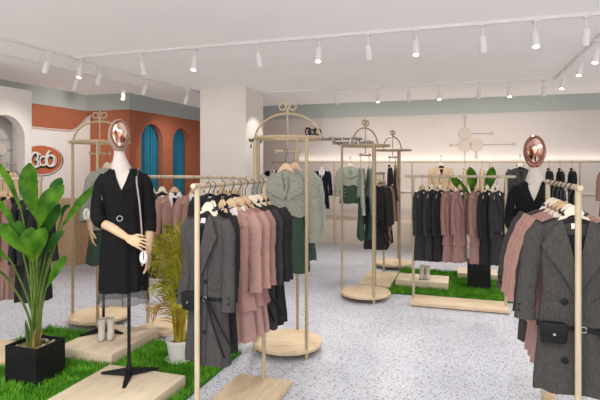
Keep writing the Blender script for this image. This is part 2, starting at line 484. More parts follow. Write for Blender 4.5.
# wall relief: three discs with rods ending in rings
def relief(name, loc, rz, s, label):
    e = empty(name, loc, rz); tag(e, label, 'wall art')
    for (x, z) in ((0, 0.23), (0, 0), (0.225, 0.0)):
        bm = bmesh.new()
        lathe(bm, [(0.115 * s, 0), (0.135 * s, 0.008), (0.135 * s, 0.022), (0.12 * s, 0.03)], 32)
        for v in bm.verts: v.co = Vector((v.co.x + x * s, -v.co.z, v.co.y + z * s))
        link('disc', bm, 'art', e)
    for a, b in (((0, .36), (0, .56)), ((.13, .235), (.49, .235)), ((.355, 0), (.92, .005)), ((-.13, 0), (-.25, 0)), ((0, -.13), (0, -.34)), ((.225, -.13), (.225, -.24))):
        bm = bmesh.new(); tube(bm, [(a[0] * s, -.014, a[1] * s), (b[0] * s, -.014, b[1] * s)], 0.008 * s, 6); link('rod', bm, 'artline', e)
    for (x, z) in ((0, .59), (.52, .235), (.95, .005), (-.28, 0), (.225, -.27)):
        bm = bmesh.new(); ring(bm, (x * s, -.014, z * s), 0.027 * s, 0.011 * s, 'y', 18, 6); link('ring', bm, 'art', e)
relief('wall_relief', (0.0, 11.05, 2.02), 0, 1.0, 'beige disc and rod relief ornament on the back wall')
relief('wall_relief', (-6.27, 5.28, 1.82), R(90), 0.62, 'small disc and rod relief inside the arched niche')

# ------------------------------------------------------------------ ceiling track and spots
def track(a, b, label):
    bm = bmesh.new(); lo = (min(a[0], b[0]) - .015, min(a[1], b[1]) - .015, CE - 0.03); hi = (max(a[0], b[0]) + .015, max(a[1], b[1]) + .015, CE)
    box(bm, lo, hi); o = link('lighting_track', bm, 'lampw', None, False); tag(o, label, 'light track')
track((-4.80, 2.5), (-4.80, 8.9), 'white ceiling light track running along the left side')
track((-4.765, 5.2), (1.335, 5.2), 'white ceiling light track crossing in front of the column')
track((-3.6, 8.85), (1.335, 8.85), 'white ceiling light track crossing near the back wall')
track((1.37, 2.5), (1.37, 8.9), 'white ceiling light track running along the right side')
ORD = ['first', 'second', 'third', 'fourth', 'fifth', 'sixth', 'seventh', 'eighth', 'ninth', 'tenth', 'eleventh', 'twelfth', 'thirteenth']
def spot_proto(lit):
    e = empty('track_spotlight')
    bm = bmesh.new(); box(bm, (-.02, -.05, -.05), (.02, .05, -.03), 0.004); link('adapter', bm, 'lampw', e)
    bm = bmesh.new(); tube(bm, [(0, 0, -.05), (0, 0, -.16)], 0.008, 8); link('stem', bm, 'lampw', e)
    t = Vector((0, -0.30, -1)).normalized()
    p0 = Vector((0, 0.0, -.14)); p1 = p0 + t * 0.155
    bm = bmesh.new(); tube(bm, [p0, p0 + t * .006, p1 - t * .003, p1], [.028, .034, .034, .033], 20); hs = link('housing', bm, 'lampw', e)
    bm = bmesh.new(); tube(bm, [p1 - t * .004, p1 + t * .003], [.028, .028], 20); link('lens', bm, 'lenson' if lit else 'lensoff', hs)
    return e
protos = {}
def spotlight(x, y, rz, lit, label, group):
    if lit not in protos: o = protos[lit] = spot_proto(lit)
    else: o = copy_tree(protos[lit])
    o.location = (x, y, CE); o.rotation_euler = (0, 0, R(rz)); tag(o, label, 'spotlight', group)
def px_on_y(px, y):
    r = (px - 300) / 500; c, s = math.cos(R(18.25)), math.sin(R(18.25)); d = y / (c + s * r); return d * (c * r - s)
for i, (px, lit) in enumerate(((81, 1), (142, 0), (195, 1), (258, 0), (319, 1), (368, 0), (416, 1), (483, 0), (535, 1), (586, 0))):
    spotlight(px_on_y(px, 5.2), 5.2, 5 if lit else 175, lit, '%s spotlight from the left on the track in front of the column' % ORD[i], 'spots on the middle track')
for i, (px, lit) in enumerate(((337, 0), (378, 1), (409, 0), (439, 1), (479, 0), (509, 1), (544, 0))):
    spotlight(px_on_y(px, 8.85), 8.85, 8 if lit else 180, lit, '%s spotlight from the left on the track near the back wall' % ORD[i], 'spots on the back track')
for i, (y, lit, a) in enumerate(((4.80, 0, -70), (5.72, 0, -70), (6.75, 0, -60), (8.0, 0, -80))):
    spotlight(-4.80, y, a, lit, '%s spotlight from the near end of the long left track' % ORD[i], 'spots on the left track')
track((-5.5, 4.5), (-5.5, 7.6), 'short white ceiling light track closest to the orange wall')
for i, (y, lit, a) in enumerate(((6.05, 0, -70), (7.1, 1, 40))):
    spotlight(-5.5, y, a, lit, '%s spotlight of the short track closest to the orange wall' % ['nearer', 'farther'][i], 'spots on the short track')
for i, (y, lit) in enumerate(((6.2, 1), (7.0, 1), (8.15, 1))):
    spotlight(1.37, y, -40, lit, '%s spotlight from the near end of the right track' % ORD[i], 'spots on the right track')
# ------------------------------------------------------------------ hangers and garments
def make_hanger(loc, yaw, hookyaw, kind, label, group, s=1.0, wx=1.0):
    e = empty('clothes_hanger', loc, yaw, s); e.scale = (s * wx, s, s); tag(e, label, 'hanger', group)
    bm = bmesh.new()
    n = 30; F = []
    top = []; bot = []
    for k in range(n + 1):
        t = -1 + 2 * k / n
        x = 0.148 * t; ax = abs(x)
        zt = -0.092 - 0.072 * (ax / .066) ** 1.7 if ax < .066 else -0.164 - 0.064 * (ax - .066) / .082
        th = 0.050 - 0.026 * abs(t) ** 0.8
        top.append((x, zt)); bot.append((x, zt - th + 0.022 * (1 - abs(t)) * 0))
    for sgn in (-1, 1):
        F.append(([bm.verts.new((x, sgn * 0.008 + 0.0 - 0.02 * abs(x / .148) ** 2 + 0.0, z)) for x, z in top], [bm.verts.new((x, sgn * 0.008 - 0.02 * abs(x / .148) ** 2, z)) for x, z in bot]))
    (t0, b0), (t1, b1) = F
    for k in range(n):
        bm.faces.new((t0[k], t0[k + 1], b0[k + 1], b0[k])); bm.faces.new((t1[k + 1], t1[k], b1[k], b1[k + 1]))
        bm.faces.new((t0[k + 1], t0[k], t1[k], t1[k + 1])); bm.faces.new((b0[k], b0[k + 1], b1[k + 1], b1[k]))
    bm.faces.new((t0[0], b0[0], b1[0], t1[0])); bm.faces.new((t0[n], t1[n], b1[n], b0[n]))
    link('shoulder_bar', bm, kind, e)
    bm = bmesh.new()
    c, s_ = math.cos(hookyaw - yaw), math.sin(hookyaw - yaw)
    rr = 0.021
    pts = [(0, -.10), (0, -.045)] + [(rr * math.cos(a), rr * math.sin(a) - 0.002) for a in [R(-60 + 26 * k) for k in range(0, 10)]]
    pts = [(0, -.10), (0.0, -.05), (0.010, -.028)] + [(rr * math.cos(R(a)), rr * math.sin(R(a)) - 0.004) for a in range(-30, 200, 25)]
    tube(bm, [(c * u, s_ * u, v) for u, v in pts], 0.0028, 6)
    link('hook', bm, 'hookm', e)
    return e

class Shape:
    """a hanging garment's body: superellipse rings with folds; front is -y"""
    def __init__(s, hw, hd, slope=0.05, amp=0.012, seed=0, nf=7, p=2.3, top=-0.15):
        s.hw, s.hd, s.slope, s.amp, s.p, s.top, s.nf = hw, hd, slope, amp, p, top, nf
        r = random.Random(seed); s.ph = [r.uniform(0, 6.28) for _ in range(4)]; s.zend = hw[-1][0]
    def fold(s, th, z):
        a = min(1, max(0, (s.top - z) / max(1e-3, s.top - s.zend)))
        f = (math.sin(s.nf * th + s.ph[0]) * .55 + math.sin((s.nf + 4) * th + s.ph[1] + 2 * z) * .3 + math.sin(3 * th + s.ph[2]) * .35)
        return s.amp * f * (0.12 + a ** 1.2)
    def pos(s, th, z):
        w = lerp_tab(s.hw, z); d = lerp_tab(s.hd, z); c, sn = math.cos(th), math.sin(th); e = 2 / s.p
        f = s.fold(th, z)
        x = (w + f * 0.6) * math.copysign(abs(c) ** e, c); y = (d + f) * math.copysign(abs(sn) ** e, sn)
        q = min(1, abs(x) / max(w, 1e-4)); k = max(0, 1 - (s.top - z) / 0.28)
        return Vector((x, y, z - s.slope * q ** 1.4 * k))
    def front(s, x, z, off=0.0):
        w = lerp_tab(s.hw, z); c = min(1, abs(x) / w) ** (s.p / 2)
        th = math.atan2(-math.sqrt(max(0, 1 - c * c)), math.copysign(c, x))
        v = s.pos(th, z)
        q = min(1, abs(x) / w); k = max(0, 1 - (s.top - z) / 0.28)
        return Vector((x, v.y - off, z - s.slope * q ** 1.4 * k))
    def mesh(s, z0, z1, nz=14, nt=44, closetop=0.055, grow=0.0, hem=0.0, hemseed=0):
        bm = bmesh.new(); rows = []
        for i in range(nz + 1):
            z = z0 + (z1 - z0) * i / nz
            row = []
            for k in range(nt):
                th = 2 * PI * k / nt
                p = s.pos(th, z)
                if grow: p.x += grow * math.cos(th); p.y += grow * math.sin(th)
                if i == nz and hem: p.z += hem * math.sin(6 * th + hemseed)
                row.append(bm.verts.new(p))
            rows.append(row)
        for a, b in zip(rows, rows[1:]):
            for k in range(nt): bm.faces.new((a[k], a[(k + 1) % nt], b[(k + 1) % nt], b[k]))
        if closetop is not None:
            r0 = rows[0]
            h = nt // 2
            for k in range(0, h // 2 + h // 2):
                a, b = r0[k], r0[k + 1]; c, d = r0[(nt - k - 1) % nt], r0[(nt - k) % nt]
                if len({a, b, c, d}) < 3: continue
                if min(abs(a.co.x), abs(b.co.x)) < closetop: continue
                f = [v for i_, v in enumerate((a, b, c, d)) if v not in (a, b, c, d)[:i_]]
                try: bm.faces.new(f)
                except ValueError: pass
        return bm
    def patch(s, poly, off=0.006, thick=0.003, cuts=2):
        bm = bmesh.new()
        vs = [bm.verts.new((x, 0, z)) for x, z in poly]
        bm.faces.new(vs)
        bmesh.ops.triangulate(bm, faces=bm.faces[:])
        bmesh.ops.subdivide_edges(bm, edges=bm.edges[:], cuts=cuts, use_grid_fill=True)
        for v in bm.verts: v.co = s.front(v.co.x, v.co.z, off)
        g = bmesh.ops.extrude_face_region(bm, geom=bm.faces[:])
        for v in g['geom']:
            if isinstance(v, bmesh.types.BMVert): v.co.y -= thick
        return bm
    def band(s, z, h, grow=0.006, nt=48):
        bm = bmesh.new(); rows = []
        for (dz, g) in ((h / 2, grow - .004), (h / 2, grow), (-h / 2, grow), (-h / 2, grow - .004)):
            rows.append([bm.verts.new(s.pos(2 * PI * k / nt, z + dz) + Vector((g * math.cos(2 * PI * k / nt), g * math.sin(2 * PI * k / nt), 0))) for k in range(nt)])
        for a, b in zip(rows, rows[1:]):
            for k in range(nt): bm.faces.new((a[k], a[(k + 1) % nt], b[(k + 1) % nt], b[k]))
        return bm

def sleeve_mesh(side, path, rads, seed, flat=0.72, n=14):
    r = random.Random(seed)
    pts = smooth_path([(side * x, y, z) for x, y, z in path], 4)
    k = len(pts)
    rr = []
    for i in range(k):
        t = i / (k - 1); q = t * (len(rads) - 1); j = min(int(q), len(rads) - 2)
        rr.append((rads[j] + (rads[j + 1] - rads[j]) * (q - j)) * (1 + 0.05 * math.sin(i * 2.1 + r.uniform(0, 1))))
    bm = bmesh.new()
    rings = tube(bm, pts, rr, n, cap=True, flat=flat, flatdir=(0, 1, 0))
    for ri, row in enumerate(rings):
        for j, v in enumerate(row):
            v.co.y += 0.004 * math.sin(j * 2.5 + ri * 0.9 + seed) * (ri / k)
    return bm

CLOTHES = {'n': 0}
def coat(loc, yaw, col, label, group, s=1.0, wx=0.86, length=1.0, detail=True, shirt=False, skirt=None, belt=None, hanger='ivory', hookyaw=None, hlabel=None, thin=1.0, name='coat', cat='coat', lap=None, sleeve_out=1.0, tagged=False, zb=-.62, lx=1.0, lz=1.0, px_=-.075, bx=.022, br=1.0, lo=0.0):
    CLOTHES['n'] += 1; sd = CLOTHES['n']
    e = empty(name, loc, yaw, s); e.scale = (s * wx, s, s); tag(e, label, cat, group)
    zh = -length if skirt is None else -length * 0.80
    sh = Shape([(-.15, .150), (-.20, .163), (-.30, .152), (-.48, .140), (-.70, .160), (zh, .182)],
               [(-.15, .028 * thin), (-.22, .050 * thin), (-.34, .058 * thin), (-.48, .050 * thin), (-.7, .058 * thin), (zh, .072 * thin)], 0.052, 0.011, sd)
    link('body', sh.mesh(-.15, zh, 16, 44, hem=0.004, hemseed=sd), col, e)
    so = sleeve_out
    cuff = -0.68 if skirt is None else -.66
    for side in (-1, 1):
        sl = link('sleeve', sleeve_mesh(side, [(.138, 0, -.197), (.172, -.004, -.27), (.188 * (0.6 + .4 * so), .004, -.42), (.205 * (.6 + .4 * so), -.012, -.56), (.212 * (.6 + .4 * so), -.028, cuff)], [.040, .052, .048, .045, .050], sd * 2 + side, 0.62 * thin + .1), col, e)
        if detail and 'pink' not in col:
            bm = bmesh.new(); x = .212 * (.6 + .4 * so) * side
            for q in range(2):
                tube(bm, [(x + side * .030, -.052, cuff + .05 + q * .03), (x + side * .030, -.058, cuff + .05 + q * .03)], .006, 8)
            link('cuff_button', bm, 'black', sl)
    link('lining', sh.patch([(-.056, -.152), (.056, -.152), (.0, -.15 - .255 * lz)], 0.002, .002), 'shirt' if shirt == 'full' else 'lining', e)
    lm = lap or col
    for side in (-1, 1):
        P = [(.052, -.148), (.085, -.168), (.112, -.238), (.083, -.244), (.098, -.268), (.010, -.425), (-.004, -.41), (.012, -.29), (.042, -.18)]
        P = [(side * x * (lx if z < -.2 else 1 + (lx - 1) * .4), -.15 + (z + .15) * lz) for x, z in P]
        if side < 0: P = P[::-1]
        link('lapel', sh.patch(P, (0.007 if side > 0 else .012) + lo, .008 + lo, 1), lm, e)
    # collar band behind the neck
    bm = bmesh.new()
    pts = [(.049 * math.cos(R(a)), .030 * math.sin(R(a)) * thin, -.142 + .012 * math.sin(R(a))) for a in range(-20, 201, 20)]
    tube(bm, pts, .017, 8, flat=0.45, flatdir=(1, .3, 0)); link('collar', bm, col, e)
    if shirt:
        for side in (-1, 1):
            P = [(side * .012, -.16), (side * .058, -.128), (side * .072, -.170), (side * .046, -.285)]
            if side < 0: P = P[::-1]
            link('shirt_collar', sh.patch(P, 0.018, .004, 1), 'shirt', e)
    if detail:
        link('placket', sh.patch([(.004, -.42), (.040, -.42), (.040, zh + .012), (.004, zh + .012)], 0.004, .003, 3), col, e)
        for z in (((-.45 + (1 - lz) * .3), (-.55 + (1 - lz) * .3), -.80) if lo != .008 else (-.57, -.86)) if skirt is None else (-.45, -.55):
            bm = bmesh.new(); p = sh.front(bx, z, 0.007)
            lathe(bm, [(.004 * br, -.001), (.011 * br, 0), (.012 * br, .003), (.009 * br, .005)], 14)
            for v in bm.verts: v.co = Vector((v.co.x + p.x, p.y - v.co.z, p.z + v.co.y))
            link('button', bm, 'black', e)
        for side in (-1, 1):
            P = [(side * .075, -.555), (side * .135, -.535), (side * .135, -.552), (side * .075, -.572)]
            if side < 0: P = P[::-1]
            link('pocket_flap', sh.patch(P, 0.004, .004, 1), col, e)
    if detail or tagged:
        link('neck_label', sh.patch([(-.019, -.178), (.019, -.178), (.019, -.205), (-.019, -.205)], 0.006, .002, 1), 'shirt', e)
    if skirt:
        sk = Shape([(zh + .10, .135), (zh, .155), (-length, .172)], [(zh + .1, .04 * thin), (zh, .052 * thin), (-length, .062 * thin)], 0, 0.014, sd + 50, nf=13, top=zh + .1)
        link('pleated_skirt', sk.mesh(zh + .10, -length, 6, 84, None, 0, .004, sd), skirt, e)
    if belt:
        bl = link('belt', sh.band(zb, .020, .006), 'black', e)
        p = sh.front(.03, zb, .012)
        bm = bmesh.new(); ring(bm, p, .014, .0035, 'y', 18, 6); link('buckle', bm, 'silver', bl)
        if belt in ('tails', 'both'):
            for (dx, L_) in ((.10, .30), (.15, .26)):
                bm = bmesh.new(); pts = smooth_path([(p.x + .01, p.y, zb), (p.x + dx * .5, p.y - .02, zb - .04), (p.x + dx, p.y - .015, zb - L_ * .55), (p.x + dx * 1.6, p.y - .0, zb - L_)], 4)
                tube(bm, pts, .010, 6, flat=.3, flatdir=(0, 1, 0)); link('belt_tail', bm, 'black', bl)
        if belt in ('pouch', 'both'):
            p2 = sh.front(px_, zb, 0)
            bm = bmesh.new(); box(bm, (p2.x - .06, p2.y - .045, zb - .075), (p2.x + .055, p2.y - .004, zb + .028), .010); pc = link('pouch', bm, 'black', bl)
            bm = bmesh.new(); box(bm, (p2.x - .062, p2.y - .051, zb - .035), (p2.x + .057, p2.y - .043, zb + .030), .004); link('pouch_flap', bm, 'black', pc)
            bm = bmesh.new(); tube(bm, [(p2.x, p2.y - .050, zb - .024), (p2.x, p2.y - .058, zb - .024)], [.008, .006], 12); link('stud', bm, 'silver', pc)
            for L_ in (.16, .10) if belt == 'pouch' else ():
                bm = bmesh.new(); pts = smooth_path([(p.x + .01, p.y, zb), (p.x + .06, p.y - .012, zb - .01), (p.x + .12, p.y - .005, zb - L_ * .5), (p.x + .19, p.y + .01, zb - L_)], 4)
                tube(bm, pts, .009, 6, flat=.3, flatdir=(0, 1, 0)); link('belt_tail', bm, 'black', bl)
        for side in (-1, 1):
            pass
    if hlabel: make_hanger(loc, yaw, yaw if hookyaw is None else hookyaw, hanger, hlabel, group.replace('garments', 'hangers'), s, wx)
    return e

def blouse(loc, yaw, top, bottom, label, group, s=1.0, ruffle=True, hanger='tan', hookyaw=None, hlabel=None, length=0.93, thin=1.0, buttons=True):
    CLOTHES['n'] += 1; sd = CLOTHES['n']
    e = empty('blouse_and_skirt', loc, yaw, s); tag(e, label, 'outfit', group)
    zh = -.50
    sh = Shape([(-.15, .155), (-.20, .172), (-.30, .170), (-.42, .158), (zh, .165)], [(-.15, .03 * thin), (-.22, .055 * thin), (-.34, .066 * thin), (zh, .07 * thin)], 0.055, 0.012, sd, nf=9)
    link('blouse_body', sh.mesh(-.15, zh, 12, 54, hem=.012, hemseed=sd), top, e)
    for side in (-1, 1):
        sl = link('sleeve', sleeve_mesh(side, [(.14, 0, -.20), (.190, -.004, -.28), (.208, .0, -.44), (.215, -.010, -.58), (.222, -.016, -.66)], [.045, .060, .062, .066, .048], sd * 3 + side, .70 * thin), top, e)
        bm = bmesh.new(); tube(bm, [(side * .222, -.016, -.645), (side * .224, -.017, -.70)], [.050, .056], 14, True, .72 * thin, (0, 1, 0)); link('cuff', bm, top, sl)
    # deep ruffle crossing the chest
    for side in (-1, 1):
        P = [(side * .04, -.15), (side * .12, -.18), (side * .165, -.25), (side * .11, -.31), (side * .02, -.375), (side * .0, -.34), (side * .055, -.24)]
        if side < 0: P = P[::-1]
        link('ruffle', sh.patch(P, .010 if side > 0 else .014, .006, 2), top, e)
    bm = bmesh.new(); tube(bm, [(.0, sh.front(0, -.21).y - .02, -.20), (.006, sh.front(0, -.25).y - .024, -.27), (-.004, sh.front(0, -.33).y - .022, -.34)], .010, 6, flat=.4); link('neck_tie', bm, top, e)
    if bottom:
        sk = Shape([(zh + .04, .130), (-.60, .150), (-length, .190)], [(zh + .04, .045 * thin), (-.6, .055 * thin), (-length, .075 * thin)], 0, .012, sd + 9, nf=6, top=zh + .04)
        s2 = link('skirt', sk.mesh(zh + .04, -length, 10, 54, None, 0, .006, sd), bottom, e)
        if buttons:
            for z in (-.57, -.63, -.69):
                bm = bmesh.new(); p = sk.front(-.09, z, .003); bmesh.ops.create_uvsphere(bm, u_segments=10, v_segments=6, radius=.008)
                for v in bm.verts: v.co += p
                link('button', bm, 'gold', s2)
            P = [(-.07, -.60), (.05, -.60), (.05, -.70), (-.07, -.70)]
    if hlabel: make_hanger(loc, yaw, yaw if hookyaw is None else hookyaw, hanger, hlabel, group.replace('outfits', 'hangers'), s)
    return e

# ------------------------------------------------------------------ clothes racks
def rack(p0, p1, bar_z, label, board_w=0.42, over=0.05, board=True, material='woodx'):
    """p0,p1: feet of the two posts"""
    p0 = Vector((*p0, 0)); p1 = Vector((*p1, 0)); L_ = (p1 - p0).length; yaw = math.atan2(p1.y - p0.y, p1.x - p0.x)
    e = empty('clothes_rack', (p0 + p1) / 2, yaw); tag(e, label, 'clothes rack')
    h = L_ / 2
    bm = bmesh.new(); vs = box(bm, (-h - .025, -board_w / 2, 0.008), (h + .025, board_w / 2, 0.05), 0.008); link('base_board', bm, 'woodboard', e)
    for sx in (-1, 1):
        bm = bmesh.new(); tube(bm, [(sx * h, 0, .048), (sx * h, 0, bar_z)], .0150, 12); link('post', bm, 'pole', e)
    bm = bmesh.new(); tube(bm, [(-h - over, 0, bar_z), (-h - over + .004, 0, bar_z), (h + over - .004, 0, bar_z), (h + over, 0, bar_z)], [.012, .0155, .0155, .012], 12); link('bar', bm, 'pole', e)
    return e
M['woodboard'] = wood('ash_board', (0.54, 0.40, 0.25), (0.68, 0.545, 0.375), 2.5, (1.6, 14, 10))
BZ = 1.485
HB = BZ + 0.002
def hz(z=BZ): return z + 0.000
rack((-1.39, 2.42), (-1.39, 3.375), BZ, 'wooden clothes rack with belted grey coat, before the tall round stand')
rack((0.54, 2.82), (0.54, 3.79), BZ, 'wooden clothes rack holding the grey coat with black belt pouch', .08)
rack((-2.96, 4.20), (-1.95, 4.20), BZ, 'wooden clothes rack standing behind the yellow-green palm')
rack((-0.57, 5.95), (0.43, 5.95), 1.47, 'wooden clothes rack standing in front of the right grass mat', 0.36, 0.10)
rack((-1.12, 6.47), (-1.12, 7.28), BZ, 'wooden clothes rack between the two far round garment stands')
rack((-4.30, 3.20), (-3.28, 3.20), BZ, 'wooden clothes rack behind the broad-leaved plant in black planter', 0.40, 0.02)

def lst(items, f):
    for it in items: f(*it)

# front rack (bar along y): seen from the near end
G = 'garments on the rack before the tall round stand'
F = [
 (2.505, 'coatgrey', 'grey wool coat with thin black belt tied in long tails', dict(belt='both', hanger='ivory', px_=-.085, bx=.03, lx=1.1, lz=1.25, lo=.007)),
 (2.60, 'charcoal', 'charcoal coat directly behind the belted grey coat', dict(hanger='ivory')),
 (2.72, 'darkcoat', 'dark charcoal coat on tan hanger just before the pink coats', dict(hanger='tan')),
 (2.84, 'pink', 'dusty pink belted coat with white collar, first pink on the rack before the round stand', dict(hanger='tan', shirt=True, skirt='pink2')),
 (2.95, 'pink', 'dusty pink coat, middle of three on the rack before the round stand', dict(hanger='tan', shirt=True, skirt='pink2')),
 (3.05, 'pink3', 'dusty pink coat, farthest of three on the rack before the round stand', dict(hanger='tan', skirt='pink2')),
 (3.16, 'charcoal', 'charcoal coat on ivory hanger right behind the pink coats', dict(hanger='ivory', belt='tails')),
 (3.25, 'darkcoat', 'dark coat on ivory hanger, second behind the pink coats', dict(hanger='ivory')),
 (3.33, 'darkcoat', 'last dark coat at the far post, beside the floral blouse', dict(hanger='tan')),
]
for i, (y, c, lb, kw) in enumerate(F):
    kw = dict(kw); ln = 0.985 if c not in ('pink', 'pink3') else 0.97
    coat((-1.37 if i == 0 else -1.39, y, hz()), R((-9, -30, -30, 0, -2, -4, -4, -4, -4)[i] + rnd.uniform(-3, 3)), c, lb, G, length=ln, hlabel='%s %s hanger from the near end of the rack before the round stand' % (ORD[i], kw['hanger']), thin=.85, hookyaw=0, sleeve_out=.7, wx=(.84, .72, .74, .96, 1.0, 1.02, 1.08, 1.1, 1.12)[i], **kw)
# right rack
G = 'garments on the rack at the right edge'
SR = [
 (2.925, 'coatgrey2', 'dark grey coat with black belt and belt pouch, nearest on its rack', dict(belt='pouch', hanger='ivory')),
 (3.05, 'charcoal', 'charcoal coat right behind the grey coat with belt pouch', dict(hanger='ivory')),
 (3.18, 'pink', 'pink coat closest to the grey coat with belt pouch', dict(hanger='tan', shirt=True, skirt='pink2')),
 (3.30, 'pink', 'middle pink coat behind the grey coat with belt pouch', dict(hanger='tan', shirt=True, skirt='pink2')),
 (3.42, 'pink', 'farthest pink coat behind the grey coat with belt pouch', dict(hanger='ivory', skirt='pink2')),
 (3.58, 'coatgrey', 'grey coat at far post beside the rose gold headed mannequin', dict(hanger='ivory')),
]
for i, (y, c, lb, kw) in enumerate(SR):
    coat((0.54, y, hz()), R(rnd.uniform(-4, 4) + (0 if i == 0 else 4)), c, lb, G, length=1.0 if i else 1.03, s=1.03, hlabel='%s hanger from the near end of the rack with belt pouch coat' % ORD[i], hookyaw=0, wx=(1.04, .92, .98, 1.02, 1.06, 1.10)[i], lo=.008 if i == 0 else 0, sleeve_out=1.1 if i == 0 else 1.5, bx=-.05 if i == 0 else .022, br=1.4 if i == 0 else 1, zb=-.70 if i == 0 else -.62, lx=1.35 if i == 0 else 1.0, lz=1.32 if i == 0 else 1.0, px_=-.10, **kw)
# rack behind the palm (bar along x)
G = 'garments on the rack behind the palm'
P_ = [(-2.925, 'coatgrey', 'dark grey coat beside black dress mannequin, first on rack behind palm', dict(hanger='ivory')),
      (-2.80, 'charcoal', 'charcoal coat, second from left on the rack behind the palm', dict(hanger='ivory')),
      (-2.66, 'pink', 'pink coat with white collar and dark bow above the palm', dict(hanger='tan', shirt=True, skirt='pink2')),
      (-2.44, 'pink', 'pink coat with white collar next to the grey belted coat', dict(hanger='tan', shirt=True, skirt='pink2')),
      (-2.29, 'charcoal', 'charcoal coat beside the second white collared pink coat', dict(hanger='ivory')),
      (-2.15, 'darkcoat', 'dark coat on tan hanger, second from right on rack behind palm', dict(hanger='tan')),
      (-2.03, 'darkcoat', 'dark coat on tan hanger, last at right of rack behind palm', dict(hanger='tan'))]
for i, (x, c, lb, kw) in enumerate(P_):
    o = coat((x, 4.20, hz()), R(44), c, lb, G, length=0.97, thin=.7, hlabel='%s hanger from the left on the rack behind the palm' % ORD[i], hookyaw=R(90), **kw)
    if i == 2:
        bm = bmesh.new()
        for s_ in (-1, 1): tube(bm, [(0, -.075, -.215), (s_ * .02, -.085, -.205), (s_ * .04, -.08, -.212)], [.006, .016, .012], 8)
        tube(bm, [(0, -.075, -.215), (.012, -.08, -.27)], [.008, .012], 8)
        link('neck_bow', bm, 'black', o)
# rack in front of the right grass
G = 'garments on the rack before the right grass mat'
RR = [(-.47, 'charcoal', 'leftmost dark coat on the rack before the right grass mat', dict(hanger='tan')),
      (-.365, 'charcoal', 'dark coat with black belt on rack before the right grass', dict(hanger='ivory', belt='tails')),
      (-.275, 'darkcoat', 'dark coat half hidden between belted dark coat and pink coats', dict(hanger='ivory')),
      (-.165, 'pink3', 'leftmost pink coat with pleated skirt before the right grass mat', dict(hanger='tan', skirt='pink3b')),
      (-.055, 'pink3', 'second pink coat from the left before the right grass mat', dict(hanger='tan', skirt='pink3b')),
      (.125, 'pink3', 'pink coat directly in front of the black planter', dict(hanger='tan', skirt='pink3b')),
      (.235, 'darkcoat', 'dark coat between the pink coat and right post', dict(hanger='ivory')),
      (.34, 'charcoal', 'rightmost dark coat on the rack before the right grass', dict(hanger='ivory', belt='tails'))]
for i, (x, c, lb, kw) in enumerate(RR):
    coat((x, 5.95, 1.47), R(44 + rnd.uniform(-5, 5)), c, lb, G, length=0.97, thin=.7, hlabel='%s hanger from the left on the rack before the right grass' % ORD[i], hookyaw=R(90), detail=False, tagged=True, shirt=False, wx=.57, sleeve_out=.85, **kw)
# rack between the far stands
G = 'garments on the rack between the far stands'
VR = [(6.55, 'charcoal', 'nearest charcoal coat with black belt on rack between far round stands', dict(hanger='ivory', belt='tails')),
      (6.66, 'darkcoat', 'dark coat second from near end between the far round stands', dict(hanger='ivory')),
      (6.78, 'charcoal', 'charcoal coat third from near end between the far round stands', dict(hanger='tan')),
      (6.90, 'pink3', 'nearer pink coat between the far round stands', dict(hanger='tan', skirt='pink3b')),
      (7.02, 'pink3', 'farther pink coat between the far round stands', dict(hanger='tan', skirt='pink3b')),
      (7.15, 'navy', 'farthest navy coat on the rack between far round stands', dict(hanger='ivory'))]
for i, (y, c, lb, kw) in enumerate(VR):
    coat((-1.12, y, hz()), R(rnd.uniform(-5, 5)), c, lb, G, length=0.99, thin=.8, hlabel='%s hanger from near end of the rack between far stands' % ORD[i], hookyaw=0, detail=False, **kw)
# far-left rack behind the plant
G = 'garments on the rack behind the leafy plant'
LR = [(-3.90, 'pink3', 'pink coat farthest left at the picture edge behind the plant', dict(hanger='tan', skirt='pink3b')),
      (-3.79, 'pink3', 'pink coat second from left behind the leafy plant', dict(hanger='tan', skirt='pink3b')),
      (-3.68, 'pink3', 'pink coat third from left behind the leafy plant', dict(hanger='tan', skirt='pink3b')),
      (-3.575, 'pink3', 'pink coat next to the dark coats behind the leafy plant', dict(hanger='tan', skirt='pink3b')),
      (-3.40, 'darkcoat', 'dark coat next to the pink coats behind the leafy plant', dict(hanger='tan')),
      (-3.31, 'charcoal', 'dark coat at the right post behind the leafy plant', dict(hanger='tan'))]
for i, (x, c, lb, kw) in enumerate(LR):
    coat((x, 3.20, hz()), R(66), c, lb, G, length=0.99, thin=.75, wx=.62, hlabel='%s hanger from the left on the rack behind the plant' % ORD[i], hookyaw=R(90), detail=False, **kw)

